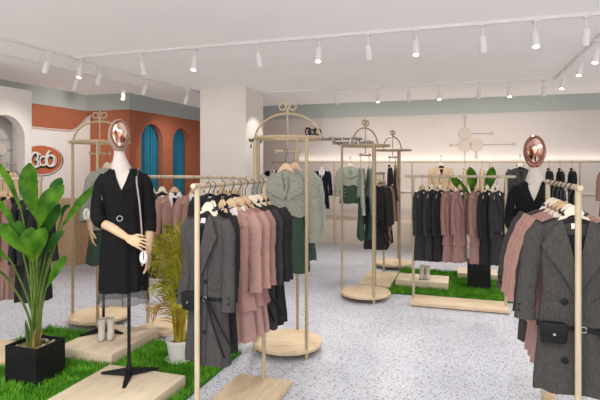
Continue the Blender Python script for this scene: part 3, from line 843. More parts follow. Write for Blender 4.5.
# ------------------------------------------------------------------ rail along the back wall
rl = empty('clothes_rail', (1.2, 9.85, 0)); tag(rl, 'long slim clothes rail on posts in front of the back wall', 'clothes rail')
RZ = 1.655
bm = bmesh.new(); tube(bm, [(-5.1, 0, RZ), (5.2, 0, RZ)], .014, 8); link('bar', bm, 'pole', rl)
for px in (257, 334, 412, 490, 580, 680):
    bm = bmesh.new(); x = px_on_y(px, 9.85) - 1.2; tube(bm, [(x, 0, 0), (x, 0, RZ)], .014, 8); link('post', bm, 'pole', rl)
G = 'garments on the back wall rail'
W = [(273, 'navy', 0, 'long navy coat with white shirt beside the column', dict(shirt='full', hanger='ivory'), 1.0),
     (322, 'navy', 0, 'navy coat with white shirt right of the floral blouse', dict(shirt='full', hanger='ivory'), 1.0),
     (441, 'cream', 0, 'tan knitted coat on the back wall rail above pink coats', dict(hanger='ivory'), 1.2),
     (465, 'cream', 78, 'tan garment seen edge-on left of the upright plant leaf', dict(hanger='tan'), 1.0),
     (482, 'cream', 78, 'tan garment seen edge-on between the two upright leaves', dict(hanger='tan'), 1.0),
     (520, 'coatgrey', 0, 'dark grey jacket on the back rail beside the mannequin head', dict(hanger='ivory'), 1.35),
     (549, 'darkcoat', 84, 'black garment hung edge-on next to the mannequin neck', dict(hanger='tan'), 1.0),
     (560, 'darkcoat', 84, 'middle of three black garments hung edge-on on back rail', dict(hanger='tan'), 1.0),
     (572, 'darkcoat', 84, 'rightmost of three black garments hung edge-on on back rail', dict(hanger='tan'), 1.0),
     (609, 'pink', 0, 'pink coat on the back rail at the right picture edge', dict(hanger='tan'), 1.0)]
for i, (px, c, yw, lb, kw, s_) in enumerate(W):
    x = px_on_y(px, 9.85)
    up = .11 if px in (441, 520) else 0
    if up:
        bm = bmesh.new(); tube(bm, [(x - 1.2, 0, RZ), (x - 1.2, 0, RZ + up)], .006, 6); tube(bm, [(x - 1.225, 0, RZ + up), (x - 1.175, 0, RZ + up)], .006, 6); link('hook_stand', bm, 'pole', rl)
    coat((x, 9.85, RZ + up + .005), R(yw + 10), c, lb, G, s=s_, length=0.95, detail=False, thin=1.0 if yw == 0 else .9, hookyaw=R(90), hlabel='hanger of the ' + ' '.join(lb.split()[:9]), **kw)
x = px_on_y(350, 9.85)
bm = bmesh.new(); tube(bm, [(x - 1.2, 0, RZ), (x - 1.2, 0, RZ + .09)], .006, 6); tube(bm, [(x - 1.225, 0, RZ + .09), (x - 1.175, 0, RZ + .09)], .006, 6); link('hook_stand', bm, 'pole', rl)
blouse((x, 9.85, RZ + .095), R(12), 'greentop', 'greenskirt', 'grey-green blouse with green skirt on the back wall rail', 'outfits on the back wall rail', s=1.12, length=.82, hanger='ivory', hookyaw=R(90), hlabel='ivory hanger of the grey-green blouse on the back rail')

# ------------------------------------------------------------------ round garment stands with an arch
def round_stand(loc, yaw, angs, thick, label):
    e = empty('round_garment_stand', (loc[0], loc[1], 0), yaw); tag(e, label, 'garment stand', 'round garment stands')
    bm = bmesh.new()
    lathe(bm, [(.285, .045), (.30, .052), (.30, .074), (.292, .082)], 48); link('base_disc', bm, 'woodboard', e)
    RG = 1.832; r = .283
    for i, a in enumerate(angs):
        bm = bmesh.new(); rr = .0185 if i == thick else .0145
        x, y = r * math.cos(R(a)), r * math.sin(R(a))
        pts = [(x, y, 0), (x, y, .05), (x, y, RG - .12), (x, y, RG - .04), (x * .97, y * .97, RG - .0)] if i == thick else [(x, y, 0), (x, y, RG)]
        tube(bm, pts, rr, 10); link('post', bm, 'standpole', e)
    bm = bmesh.new(); ring(bm, (0, 0, RG), r, .0145, 'z', 48, 8); link('top_ring', bm, 'standpole', e)
    bm = bmesh.new()
    pts = [(r * math.cos(R(a)), 0, RG + .215 * math.sin(R(a))) for a in range(0, 181, 9)]
    tube(bm, pts, .010, 8); link('arch', bm, 'standpole', e)
    bm = bmesh.new(); tube(bm, [(0, 0, RG + .215), (0, 0, RG - .115)], .007, 8); link('centre_rod', bm, 'standpole', e)
    tb = bmesh.new(); tube(tb, [(-.105, 0, RG - .115), (.105, 0, RG - .115)], .009, 8)
    for s_ in (-1, 1):
        tube(tb, [(s_ * .105, 0, RG - .13), (s_ * .105, 0, RG - .095)], .011, 8)
    link('hanging_bar', tb, 'standpole', e)
    bm = bmesh.new(); z = RG + .275
    ring(bm, (-.043, 0, z), .030, .008, 'y', 22, 6); ring(bm, (.043, 0, z), .030, .008, 'y', 22, 6); ring(bm, (0, 0, z), .019, .007, 'y', 18, 6)
    tube(bm, [(0, 0, z - .06), (0, 0, z - .02)], .014, 8); tube(bm, [(0, 0, z + .025), (0, 0, z + .05)], .009, 8); link('ring_finial', bm, 'standpole', e)
    return e, RG - .115
CY = R(14); CY2 = R(68)
g1, TZ = round_stand((-3.55, 4.22), CY, (182, 292, 62), -1, 'round garment stand behind the black dress mannequin')
round_stand((-1.465, 4.10), CY, (196, 309, 77, 163), 0, 'tall round garment stand carrying the floral blouse')
round_stand((-1.14, 5.98), CY2, (180 - 54, 286 - 54, 62 - 54), 1, 'nearer of the two far round stands, with disc base on floor')
round_stand((-1.08, 7.93), CY2, (185 - 54, 286 - 54, 66 - 54), -1, 'farther of the two far round stands, behind the pink and dark coats')

def stand_pt(loc, u, a=None):
    a = CY if a is None else a
    return (loc[0] + u * math.cos(a), loc[1] + u * math.sin(a))
G = 'outfits on the tall round stand'
TH = 1.655
M['goldhook'] = M['gold']
blouse((-1.465, 4.05, 1.722), R(20), 'floral', 'greenskirt', 'grey floral ruffled blouse with dark green skirt on tall round stand', G, s=1.12, length=.93, hanger='tan', hookyaw=R(80), hlabel='tan hanger of the front floral blouse on tall stand')
blouse((-1.43, 4.17, 1.722), R(30), 'greentop', 'greenskirt', 'grey-green outfit half hidden behind the floral blouse', G, s=1.04, length=.93, thin=.5, hanger='tan', hookyaw=R(110), hlabel='tan hanger behind the floral blouse on tall stand')
G = 'outfits on the nearer far stand'
for i, u in enumerate((-.098, .085)):
    x, y = stand_pt((-1.14, 5.98), u, CY2)
    blouse((x, y, 1.722), R(105), 'greentop', 'greenskirt', ['grey-green outfit edge-on at left of the nearer far round stand', 'grey-green outfit edge-on at right of the nearer far round stand'][i], G, length=1.0, thin=.55, hanger='ivory', hookyaw=R(158), hlabel=['left hanger on the nearer far round stand', 'right hanger on the nearer far round stand'][i], buttons=False)
for i, u in enumerate((-.075, .075)):
    x, y = stand_pt((-1.08, 7.93), u * 1.25, CY2)
    coat((x, y, 1.722), R(103), ['charcoal', 'taupe'][i], ['dark grey garment edge-on at left of the farther round stand', 'grey-brown garment edge-on at right of the farther round stand'][i], 'garments on the farther round stand', length=.95, thin=.6, detail=False, hanger='tan', hookyaw=R(158), hlabel=['left hanger on the farther round stand', 'right hanger on the farther round stand'][i])
x, y = stand_pt((-3.52, 4.22), .05)
coat((x, y, 1.722), R(60), 'taupe', 'taupe coat on round stand behind the black dress', 'garments on the left round stand', length=1.12, thin=.8, detail=False, hanger='ivory', hookyaw=R(104), hlabel='ivory hanger of taupe coat behind the black dress')

# two tan garments in the arched niche
nr = empty('niche_rail', (-6.17, NC, 1.62)); tag(nr, 'slim hanging rail inside the arched niche', 'clothes rail')
bm = bmesh.new(); tube(bm, [(0, -NH, 0), (0, NH, 0)], .010, 8); link('bar', bm, 'pole', nr)
for i, yy in enumerate((5.05, 5.22, 5.40)):
    coat((-6.13, yy, 1.625), R(60), 'cream', '%s tan garment from the left in the arched niche' % ORD[i], 'garments in the niche', s=.7, thin=.5, length=.95, detail=False, hanger='tan', hookyaw=0, hlabel='%s hanger from the left in the arched niche' % ORD[i])

# ------------------------------------------------------------------ low platforms, grass mats
def platform(lo, hi, h, label):
    bm = bmesh.new(); box(bm, (lo[0], lo[1], 0.0), (hi[0], hi[1], h), .006); o = link('display_platform', bm, 'plat')
    tag(o, label, 'platform', 'pale wooden display platforms'); return o
platform((-2.54, 2.05), (-1.89, 3.13), .10, 'low pale wood platform under the black dress mannequin')
platform((-3.20, 3.285), (-2.65, 3.93), .10, 'low pale wood platform with stone coloured boots behind the planter')
platform((-.86, 6.58), (-.20, 7.0), .11, 'low pale wood platform on grass behind the left dark coats')
platform((-.10, 7.30), (1.0, 7.72), .10, 'low pale wood platform behind the black planter on right grass')

def grass(name, polys, holes, n, seed, label):
    r = random.Random(seed)
    verts = []; faces = []
    cnt = 0
    (x0, y0, x1, y1) = polys
    while cnt < n:
        x = r.uniform(x0, x1); y = r.uniform(y0, y1)
        if any(a <= x <= c and b <= y <= d for a, b, c, d in holes): continue
        cnt += 1
        h = r.uniform(.022, .05); a = r.uniform(0, 2 * PI); w = r.uniform(.002, .0035); lx, ly = r.gauss(0, .012), r.gauss(0, .012)
        dx, dy = math.cos(a) * w, math.sin(a) * w
        b = len(verts)
        verts += [(x - dx, y - dy, .012), (x + dx, y + dy, .012), (x + dx * .8 + lx * .4, y + dy * .8 + ly * .4, .012 + h * .6), (x - dx * .8 + lx * .4, y - dy * .8 + ly * .4, .012 + h * .6), (x + lx, y + ly, .012 + h)]
        faces += [(b, b + 1, b + 2, b + 3), (b + 3, b + 2, b + 4)]
    me = bpy.data.meshes.new(name); me.from_pydata(verts, [], faces); me.materials.append(M['grass'])
    o = bpy.data.objects.new(name, me); COL.objects.link(o); tag(o, label, 'grass', kind='stuff')
    mt = mkbox('grass_mat_backing', (x0, y0, 0.001), (x1, y1, .014), 'turf'); mt.parent = o
    return o
grass('grass', (-3.85, 1.6, -1.80, 3.88), [(-2.53, 2.06, -1.90, 3.12), (-3.19, 3.29, -2.66, 3.92), (-3.19, 2.83, -2.91, 3.07), (-4.4, 3.0, -3.22, 3.4)], 26000, 3, 'green artificial grass mat under the left platforms')
grass('grass', (-.92, 6.26, 1.3, 7.75), [(-.85, 6.59, -.21, 6.99), (-.09, 7.31, .99, 7.71)], 18000, 4, 'green artificial grass mat behind the right rack')

# ------------------------------------------------------------------ plants
CR = Vector((math.cos(R(18.25)), math.sin(R(18.25)), 0)); CF = Vector((-math.sin(R(18.25)), math.cos(R(18.25)), 0))
def planter(loc, sx, sy, h, label, name='square_planter'):
    e = empty(name, (loc[0], loc[1], 0)); tag(e, label, 'planter')
    bm = bmesh.new(); t = .015
    a, b = sx / 2, sy / 2
    box(bm, (-a, -b, .014), (a, b, .03))
    box(bm, (-a, -b, .03), (-a + t, b, h)); box(bm, (a - t, -b, .03), (a, b, h)); box(bm, (-a + t, -b, .03), (a - t, -b + t, h)); box(bm, (-a + t, b - t, .03), (a - t, b, h))
    link('pot', bm, 'potblack', e, False)
    bm = bmesh.new(); box(bm, (-a + t, -b + t, .1), (a - t, b - t, h - .03)); link('soil', bm, 'husk', e, False)
    return e
def blade(bm, pts, width, cup=.25, n=12, up=None, droop=0.0):
    """a leaf blade along a path with a midrib groove"""
    P = smooth_path(pts, 5); k = len(P)
    rows = []
    for i, p in enumerate(P):
        t = i / (k - 1)
        w = width * .5 * (max(.06, min(1, t / .55)) ** .75 if t < .55 else max(.02, 1 - ((t - .55) / .455) ** 2.4) ** .6)
        if i == 0: d = P[1] - p
        elif i == k - 1: d = p - P[i - 1]
        else: d = P[i + 1] - P[i - 1]
        d.normalize()
        u = Vector(up) if up is not None else -CF
        sd = d.cross(u)
        if sd.length < .1: sd = CR.copy()
        sd.normalize(); nrm = sd.cross(d)
        row = []
        for q in (-1, -.55, 0, .55, 1):
            wob = .02 * width * math.sin(i * 1.7 + q * 3)
            row.append(bm.verts.new(p + sd * w * q + nrm * (abs(q) * cup * w + wob)))
        rows.append(row)
    for a, b in zip(rows, rows[1:]):
        for j in range(4): bm.faces.new((a[j], a[j + 1], b[j + 1], b[j]))

def strelitzia(e_loc, leaves, scale, z0, label, husk=True):
    """leaves: (base(u,z), tip(u,z), width, v depth, bend) in metres, u to the viewer's right, around the pot centre"""
    e = empty('potted_plant', (e_loc[0], e_loc[1], z0)); tag(e, label, 'plant')
    for i, (b, t, w, v, bend, dark) in enumerate(leaves):
        root = Vector((0, 0, 0)) + CR * (rnd.uniform(-.03, .03)) + CF * rnd.uniform(-.03, .03)
        B = CR * b[0] + CF * v * .6 + Vector((0, 0, b[1] - z0))
        T = CR * t[0] + CF * v + Vector((0, 0, t[1] - z0))
        mid = (B + T) / 2 + CR * bend + Vector((0, 0, .02)) - CF * .03
        bm = bmesh.new(); blade(bm, [B, mid, T], w)
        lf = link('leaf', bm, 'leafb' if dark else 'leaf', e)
        bm = bmesh.new()
        pts = smooth_path([root - Vector((0, 0, .02)), root * .6 + Vector((0, 0, (b[1] - z0) * .5)) + CR * b[0] * .35, B, B + (mid - B) * .5], 5)
        tube(bm, pts, [.011 - .007 * k / (len(pts) - 1) for k in range(len(pts))], 7); link('stalk', bm, 'stem', lf)
    if husk:
        for i in range(12):
            bm = bmesh.new(); a = rnd.uniform(0, 6.28); rr = rnd.uniform(.01, .05); hgt = rnd.uniform(.08, .22) * scale
            tube(bm, smooth_path([(rr * math.cos(a), rr * math.sin(a), -.02), (rr * 1.25 * math.cos(a), rr * 1.25 * math.sin(a), hgt * .6), (rr * 1.5 * math.cos(a + .3), rr * 1.5 * math.sin(a + .3), hgt)], 3), [.013, .012, .011, .010, .008, .006, .003], 6, flat=.6)
            link('husk', bm, 'husk' if i % 3 else 'stem', e)
    return e
PC = (-3.04, 2.925)
planter(PC, .29, .27, .285, 'square black planter on the left grass mat')
# pot centre in view: px 38 at 3.74 m
def lv(px, py, d=3.72, cx=-1.965): return ((px - 300) / 500 * d - cx, 1.6 - (py - 165) / 500 * d)
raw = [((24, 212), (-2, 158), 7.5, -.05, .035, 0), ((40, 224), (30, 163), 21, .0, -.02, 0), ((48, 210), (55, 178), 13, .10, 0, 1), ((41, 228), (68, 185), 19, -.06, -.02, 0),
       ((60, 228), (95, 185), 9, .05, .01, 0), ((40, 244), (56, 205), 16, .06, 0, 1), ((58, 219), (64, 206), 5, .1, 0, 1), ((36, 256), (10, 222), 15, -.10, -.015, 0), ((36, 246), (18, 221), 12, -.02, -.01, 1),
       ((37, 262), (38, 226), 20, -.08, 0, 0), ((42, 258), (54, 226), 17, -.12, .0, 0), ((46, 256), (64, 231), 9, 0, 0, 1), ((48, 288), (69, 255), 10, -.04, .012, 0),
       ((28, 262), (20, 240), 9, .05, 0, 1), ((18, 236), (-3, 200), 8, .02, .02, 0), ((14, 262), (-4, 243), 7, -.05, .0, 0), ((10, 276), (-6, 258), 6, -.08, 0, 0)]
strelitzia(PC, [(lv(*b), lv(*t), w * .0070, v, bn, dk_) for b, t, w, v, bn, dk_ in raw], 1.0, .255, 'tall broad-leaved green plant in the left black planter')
GP = 'pebbles in the left planter'
for i in range(26):
    bm = bmesh.new(); bmesh.ops.create_icosphere(bm, subdivisions=2, radius=1)
    s3 = (rnd.uniform(.014, .024), rnd.uniform(.012, .02), rnd.uniform(.008, .013))
    for v in bm.verts: v.co = Vector((v.co.x * s3[0], v.co.y * s3[1], v.co.z * s3[2]))
    o = link('pebble', bm, 'stone')
    while True:
        a, b = rnd.uniform(-.11, .11), rnd.uniform(-.10, .10)
        if math.hypot(a, b) > .055: break
    o.location = (PC[0] + a, PC[1] + b, .2555 + s3[2]); o.rotation_euler = (0, 0, rnd.uniform(0, 6)); tag(o, 'small grey pebble among others on the soil of the left planter', 'pebble', GP)

PC2 = (.17, 6.88)
planter(PC2, .28, .26, .36, 'square black planter on the right grass mat')
def lv2(px, py, d=6.49, cx=2.316): return ((px - 300) / 500 * d - cx, 1.6 - (py - 165) / 500 * d)
raw2 = [((469, 199), (444, 176), 8, -.25, -.02, 0), ((472, 198), (468, 167), 10.5, -.05, 0, 0), ((483, 197), (491, 167), 10.5, -.05, 0, 0), ((470, 222), (468, 203), 7, -.05, 0, 1), ((476, 226), (486, 200), 7, .08, 0, 1), ((474, 240), (458, 214), 7, .05, 0, 1), ((482, 240), (500, 215), 7, .1, 0, 1)]
strelitzia(PC2, [(lv2(*b), lv2(*t), w * .013, v, bn, dk_) for b, t, w, v, bn, dk_ in raw2], 1.2, .33, 'tall green plant with two upright leaves in right planter')

# feathery palm in a white pot
pl = empty('palm_pot', (-2.205, 3.56, 0)); tag(pl, 'round white ceramic pot standing on the left grass mat', 'pot')
bm = bmesh.new(); lathe(bm, [(.075, .014), (.082, .02), (.098, .12), (.106, .165), (.112, .17), (.112, .19), (.104, .19), (.098, .165), (.085, .15)], 36); link('pot_body', bm, 'potwhite', pl)
bm = bmesh.new(); lathe(bm, [(.098, .012), (.108, .018), (.112, .034), (.105, .034), (.100, .022)], 36); link('saucer', bm, 'potwhite', pl)
bm = bmesh.new(); lathe(bm, [(.02, .13), (.088, .15), (.086, .155), (.02, .165)], 24); link('soil', bm, 'husk', pl)
pm = empty('palm', (-2.205, 3.56, .155)); tag(pm, 'yellow-green feathery palm growing in the white pot', 'plant')
def frond(root, path, leaf, old, seed):
    r = random.Random(seed); P = smooth_path(path, 6); k = len(P)
    bm = bmesh.new(); tube(bm, P, [.007 - .0055 * i / (k - 1) for i in range(k)], 5); f = link('frond', bm, 'palmold' if old else 'palm', pm)
    bm = bmesh.new()
    for i in range(int(k * 1.25)):
        t = .22 + .78 * i / (int(k * 1.25) - 1); q = t * (k - 1); j = min(int(q), k - 2); p = P[j].lerp(P[j + 1], q - j); d = (P[j + 1] - P[j]).normalized()
        for s_ in (-1, 1):
            sd = d.cross(-CF if abs(d.dot(CF)) < .9 else CR); sd.normalize()
            Ls = leaf * (math.sin(PI * (.15 + .8 * t)) ** .6) * r.uniform(.85, 1.1)
            tip = p + (sd * s_ * .75 + d * .75).normalized() * Ls + Vector((r.gauss(0, .012), r.gauss(0, .012), -.25 * Ls))
            m_ = p.lerp(tip, .5) + Vector((0, 0, .012)); wv = d * .0052
            vs = [bm.verts.new(c) for c in (p - wv * .6, p + wv * .6, m_ + wv, tip, m_ - wv)]
            bm.faces.new((vs[0], vs[1], vs[2], vs[4])); bm.faces.new((vs[4], vs[2], vs[3]))
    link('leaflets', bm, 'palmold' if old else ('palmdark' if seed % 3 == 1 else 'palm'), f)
fr = [(-.16, .95, 0), (-.08, 1.05, .03), (.0, 1.0, .0), (.05, .93, -.04), (-.20, .78, -.02), (.09, .78, .03), (-.13, .70, .06), (.02, .80, .07), (-.22, .60, .02), (.10, .62, -.04), (-.06, .62, -.12), (-.17, .45, -.08), (.07, .46, .04), (-.03, .85, -.08), (-.10, .88, .08), (.0, .5, -.12), (-.12, 1.0, -.03), (.07, .98, .02), (-.18, .88, .04), (.08, .70, -.09), (-.03, .72, .1)]
for i, (u, z, v) in enumerate(fr):
    root = CR * rnd.uniform(-.04, .04) + CF * rnd.uniform(-.03, .03)
    z += .06; u += .02
    T = CR * u + CF * v + Vector((0, 0, z - .155))
    mid = root * .8 + CR * u * .3 + CF * v * .4 + Vector((0, 0, (z - .155) * .62))
    frond(root, [root, mid, root * .2 + CR * u * .75 + CF * v + Vector((0, 0, (z - .155) * .96)), T + CR * u * .45 + CF * v * .4 - Vector((0, 0, .07))], .17, z < .55, i)
for i in range(7):
    bm = bmesh.new(); a = i * .9; tube(bm, [(.035 * math.cos(a), .03 * math.sin(a), 0), (.05 * math.cos(a), .04 * math.sin(a), .18), (.045 * math.cos(a + .2), .045 * math.sin(a + .2), .36)], [.010, .009, .004], 6); link('cane', bm, 'palmold', pm)

# ------------------------------------------------------------------ mannequins
def remesh_to(name, bm, voxel, material, parent):
    me = bpy.data.meshes.new(name + '_tmp'); bmesh.ops.recalc_face_normals(bm, faces=bm.faces); bm.to_mesh(me); bm.free()
    o = bpy.data.objects.new(name + '_tmp', me); COL.objects.link(o)
    md = o.modifiers.new('r', 'REMESH'); md.mode = 'VOXEL'; md.voxel_size = voxel
    sm = o.modifiers.new('s', 'SMOOTH'); sm.iterations = 3; sm.factor = .5
    dg = bpy.context.evaluated_depsgraph_get(); dg.update()
    m2 = bpy.data.meshes.new_from_object(o.evaluated_get(dg)); m2.name = name
    bpy.data.objects.remove(o); bpy.data.meshes.remove(me)
    m2.materials.clear(); m2.materials.append(M[material] if isinstance(material, str) else material)
    m2.polygons.foreach_set('use_smooth', [True] * len(m2.polygons))
    q = bpy.data.objects.new(name, m2); COL.objects.link(q); q.parent = parent
    return q

def hand(bm, wrist, direction, palm_n, side, curl=.3):
    """wrist point, pointing direction, palm normal; five fingers"""
    w = Vector(wrist); d = Vector(direction).normalized(); n = Vector(palm_n); n = (n - d * n.dot(d)).normalized(); s = d.cross(n) * side
    # palm
    for q in (-.024, -.008, .008, .024):
        tube(bm, [w + s * q * .55 + d * -.005, w + s * q * .9 + d * .04, w + s * q + d * .078], [.014, .0145, .0115], 8, flat=.9)
    L_ = (.060, .072, .076, .068)
    for i, q in enumerate((.031, .0105, -.0105, -.030)):
        b = w + s * q + d * .072
        ln = L_[3 - i] if i == 0 else (.076, .078, .070, .055)[i]
        c = curl * (1 + .25 * i)
        p1 = b + (d + s * q * 3.0).normalized() * ln * .45 + n * ln * .05 * c
        p2 = p1 + (d * math.cos(c) + n * math.sin(c) + s * q * 2).normalized() * ln * .32
        p3 = p2 + (d * math.cos(1.7 * c) + n * math.sin(1.7 * c)).normalized() * ln * .26
        tube(bm, [b, p1, p2, p3], [.0078, .0072, .0066, .0048], 8)
    t0 = w + s * .022 + d * .018
    t1 = t0 + (s * .8 + d * .7 + n * .25).normalized() * .032
    t2 = t1 + (s * .35 + d + n * .3).normalized() * .030
    t3 = t2 + (d + n * .35).normalized() * .022
    tube(bm, [t0, t1, t2, t3], [.0125, .0105, .009, .0065], 8)

def arm(bm, sh, el, wr, hand_dir, palm_n, side, curl):
    sh, el, wr = Vector(sh), Vector(el), Vector(wr)
    tube(bm, smooth_path([sh, sh.lerp(el, .5), el, el.lerp(wr, .45), wr], 3), [.038, .038, .038, .037, .036, .035, .034, .033, .033, .032, .030, .026, .021], 12)
    hand(bm, wr, hand_dir, palm_n, side, curl)

def head_egg(bm, c, w, h, d, n=28, m=20):
    rows = []
    for i in range(m + 1):
        ph = PI * i / m; z = math.cos(ph)
        r = math.sin(ph) * (1.0 if z > 0 else 1 - .26 * (-z) ** 1.3)
        rows.append([bm.verts.new((c[0] + w * r * math.cos(2 * PI * k / n), c[1] + d * r * math.sin(2 * PI * k / n), c[2] + h * z)) for k in range(n)])
    for a, b in zip(rows, rows[1:]):
        for k in range(n):
            try: bm.faces.new((a[k], a[(k + 1) % n], b[(k + 1) % n], b[k]))
            except ValueError: pass
    bmesh.ops.remove_doubles(bm, verts=bm.verts, dist=1e-5)

def mannequin(loc, yaw, z0, label, group, kind, headyaw=0.0, headoff=(0, 0), head_scale=1.0, headmat='rim', pole=(0.03, .09), foot=.21, legs=(20, 160, 268)):
    e = empty('mannequin', (loc[0], loc[1], z0), yaw); tag(e, label, 'mannequin', group)
    black = kind == 'black'
    # stand
    bm = bmesh.new(); tube(bm, [(pole[0], pole[1], .02), (pole[0], pole[1], .9)], .012, 10); link('stand_pole', bm, 'black', e)
    bm = bmesh.new()
    for a in legs:
        ca, sa = math.cos(R(a)), math.sin(R(a)); t = Vector((ca, sa, 0)); nn = Vector((-sa, ca, 0)); L_ = foot
        sec = [(0.0, .028, .055), (.5, .021, .034), (1.0, .012, .012)]
        rows = []
        for (f, hw, zt) in sec:
            c = Vector((pole[0], pole[1], 0)) + t * L_ * f
            zb = .012 * (1 - f)
            rows.append([bm.verts.new(c + nn * hw * s1 + Vector((0, 0, z))) for s1, z in ((-1, zb), (1, zb), (.6, zt), (-.6, zt))])
        for p, q in zip(rows, rows[1:]):
            for k in range(4): bm.faces.new((p[k], p[(k + 1) % 4], q[(k + 1) % 4], q[k]))
        bm.faces.new(rows[0][::-1]); bm.faces.new(rows[-1])
    lathe(bm, [(.03, .01), (.028, .05), (.016, .075), (.013, .10)], 14, (pole[0], pole[1], 0))
    link('stand_base', bm, 'black', e)
    # body: torso, neck, arms and hands in one surface
    hx, hy = headoff
    bm = bmesh.new()
    tors = [(1.49, .045, .045), (1.45, .075, .055), (1.41, .125, .07), (1.36, .138, .08), (1.25, .135, .085), (1.13, .108, .075), (1.0, .135, .085), (.88, .145, .09), (.80, .13, .085)]
    rows = []
    for z, w, d in tors:
        rows.append([bm.verts.new((w * math.cos(2 * PI * k / 24), d * math.sin(2 * PI * k / 24), z)) for k in range(24)])
    for a, b in zip(rows, rows[1:]):
        for k in range(24): bm.faces.new((a[k], a[(k + 1) % 24], b[(k + 1) % 24], b[k]))
    bm.faces.new(rows[0]); bm.faces.new(rows[-1][::-1])
    if black:
        arm(bm, (-.135, .0, 1.40), (-.168, -.02, 1.13), (.055, -.165, 1.005), (.85, -.12, -.36), (-.1, .9, -.3), 1, .25)
        arm(bm, (.135, 0, 1.40), (.175, .02, 1.11), (.172, -.045, .885), (-.03, -.12, -1), (-.75, .2, 0), -1, .35)
    else:
        arm(bm, (-.135, .0, 1.40), (-.175, .0, 1.12), (-.150, -.10, .93), (.15, -.2, -1), (.75, .2, 0), 1, .35)
        arm(bm, (.135, 0, 1.40), (.175, .02, 1.11), (.172, -.045, .885), (-.03, -.12, -1), (-.75, .2, 0), -1, .35)
    remesh_to('body', bm, .0042, 'skin', e)
    # linen covered neck
    bm = bmesh.new()
    hz0 = 1.70 + .0
    rings = []
    for z, w, d, f in ((1.60, .034, .036, 1.0), (1.55, .043, .044, .85), (1.50, .060, .054, .6), (1.45, .074, .066, .3), (1.42, .105, .072, .1), (1.40, .13, .078, 0)):
        rings.append([bm.verts.new((hx * f + w * math.cos(2 * PI * k / 24), hy * f + d * math.sin(2 * PI * k / 24), z)) for k in range(24)])
    for a, b in zip(rings, rings[1:]):
        for k in range(24): bm.faces.new((a[k], a[(k + 1) % 24], b[(k + 1) % 24], b[k]))
    bm.faces.new(rings[0]); link('neck', bm, 'cloth', e)
    # head with a mirrored oval instead of a face
    hd = empty('head_joint', (hx, hy, 1.70), headyaw, head_scale); hd.parent = e
    bm = bmesh.new(); head_egg(bm, (0, 0, 0), .074, .120, .090); ho = link('head', bm, headmat, e); ho.location = (hx, hy, 1.70); ho.rotation_euler = (R(-4), 0, headyaw); ho.scale = (head_scale,) * 3
    bpy.data.objects.remove(hd)
    bm = bmesh.new(); rows = []
    for i in range(8):
        t = i / 7; rows.append([bm.verts.new((.047 * t * math.cos(2 * PI * k / 32) * (1 - .16 * max(0, -math.sin(2 * PI * k / 32)) ), -.104 + .022 * (t ** 2) - .004 * math.sin(6 * t), .006 + .086 * t * math.sin(2 * PI * k / 32))) for k in range(32)])
    for a, b in zip(rows, rows[1:]):
        for k in range(32):
            try: bm.faces.new((a[k], a[(k + 1) % 32], b[(k + 1) % 32], b[k]))
            except ValueError: pass
    bmesh.ops.remove_doubles(bm, verts=bm.verts, dist=1e-5)
    link('face_mirror', bm, 'mirror', ho)
    bm = bmesh.new(); pts = [(.058 * math.cos(2 * PI * k / 40) * (1 - .16 * max(0, -math.sin(2 * PI * k / 40))), -.083, .006 + .089 * math.sin(2 * PI * k / 40)) for k in range(41)]
    tube(bm, pts, .0065, 8, cap=False); link('face_rim', bm, 'rimdark', ho)
    # clothes
    top = 'dress' if black else 'floral'
    hem = .625 if black else 0.95
    if black:
        tab = [(1.47, .09), (1.44, .132), (1.40, .155), (1.32, .152), (1.14, .122), (1.02, .148), (.85, .160), (.625, .166)]
        dep = [(1.47, .052), (1.42, .082), (1.34, .102), (1.14, .088), (1.0, .105), (.625, .118)]
    else:
        tab = [(1.47, .09), (1.44, .135), (1.40, .158), (1.32, .160), (1.14, .155), (.93, .20)]
        dep = [(1.47, .052), (1.42, .082), (1.34, .105), (1.14, .105), (.93, .13)]
    sh = Shape(tab, dep, .02, .010 if black else .014, 77, nf=11, p=2.15, top=1.30)
    sh.slope = 0
    class _S(Shape): pass
    # shoulders drop to the sides
    def mesh():
        return sh.mesh(1.475, tab[-1][0], 26, 60, .05, 0, .004)
    dr = link('dress' if black else 'blouse', mesh(), top, e)
    if black:
        link('neckline_skin', sh.patch([(-.055, 1.465), (.055, 1.465), (.03, 1.40), (.002, 1.325), (-.03, 1.40)], .003, .002, 2), 'cloth', e)
    for side in (-1, 1):
        P = [(side * .052, 1.472), (side * .098, 1.462), (side * .100, 1.40), (side * .06, 1.35), (side * -.004, 1.285), (side * -.006, 1.31), (side * .028, 1.39)]
        if side < 0: P = P[::-1]
        link('lapel', sh.patch(P, .006 if side > 0 else .010, .005, 2), top, dr)
    if black:
        sl = [((-1), [(-.115, .0, 1.425), (-.148, -.005, 1.36), (-.166, -.012, 1.22), (-.162, -.035, 1.135), (-.120, -.07, 1.105)], [.040, .048, .049, .049, .049]),
              (1, [(.115, 0, 1.425), (.148, 0, 1.36), (.166, .010, 1.22), (.176, .014, 1.11), (.175, -.010, 1.03)], [.040, .048, .048, .047, .046])]
    else:
        sl = [((-1), [(-.12, .0, 1.425), (-.155, 0, 1.36), (-.175, 0, 1.22), (-.185, 0, 1.08), (-.182, -.02, 1.0)], [.044, .055, .058, .070, .080]),
              (1, [(.12, 0, 1.425), (.155, 0, 1.36), (.175, .010, 1.22), (.185, .014, 1.08), (.182, -.010, 1.0)], [.044, .055, .058, .070, .080])]
    for side, path, rad in sl:
        bm = bmesh.new(); pts = smooth_path(path, 4); k = len(pts)
        rr = [lerp_list(rad, i / (k - 1)) * (1 + .03 * math.sin(i * 1.9)) for i in range(k)]
        tube(bm, pts, rr, 16, cap=True, flat=.85); link('sleeve', bm, top, dr)
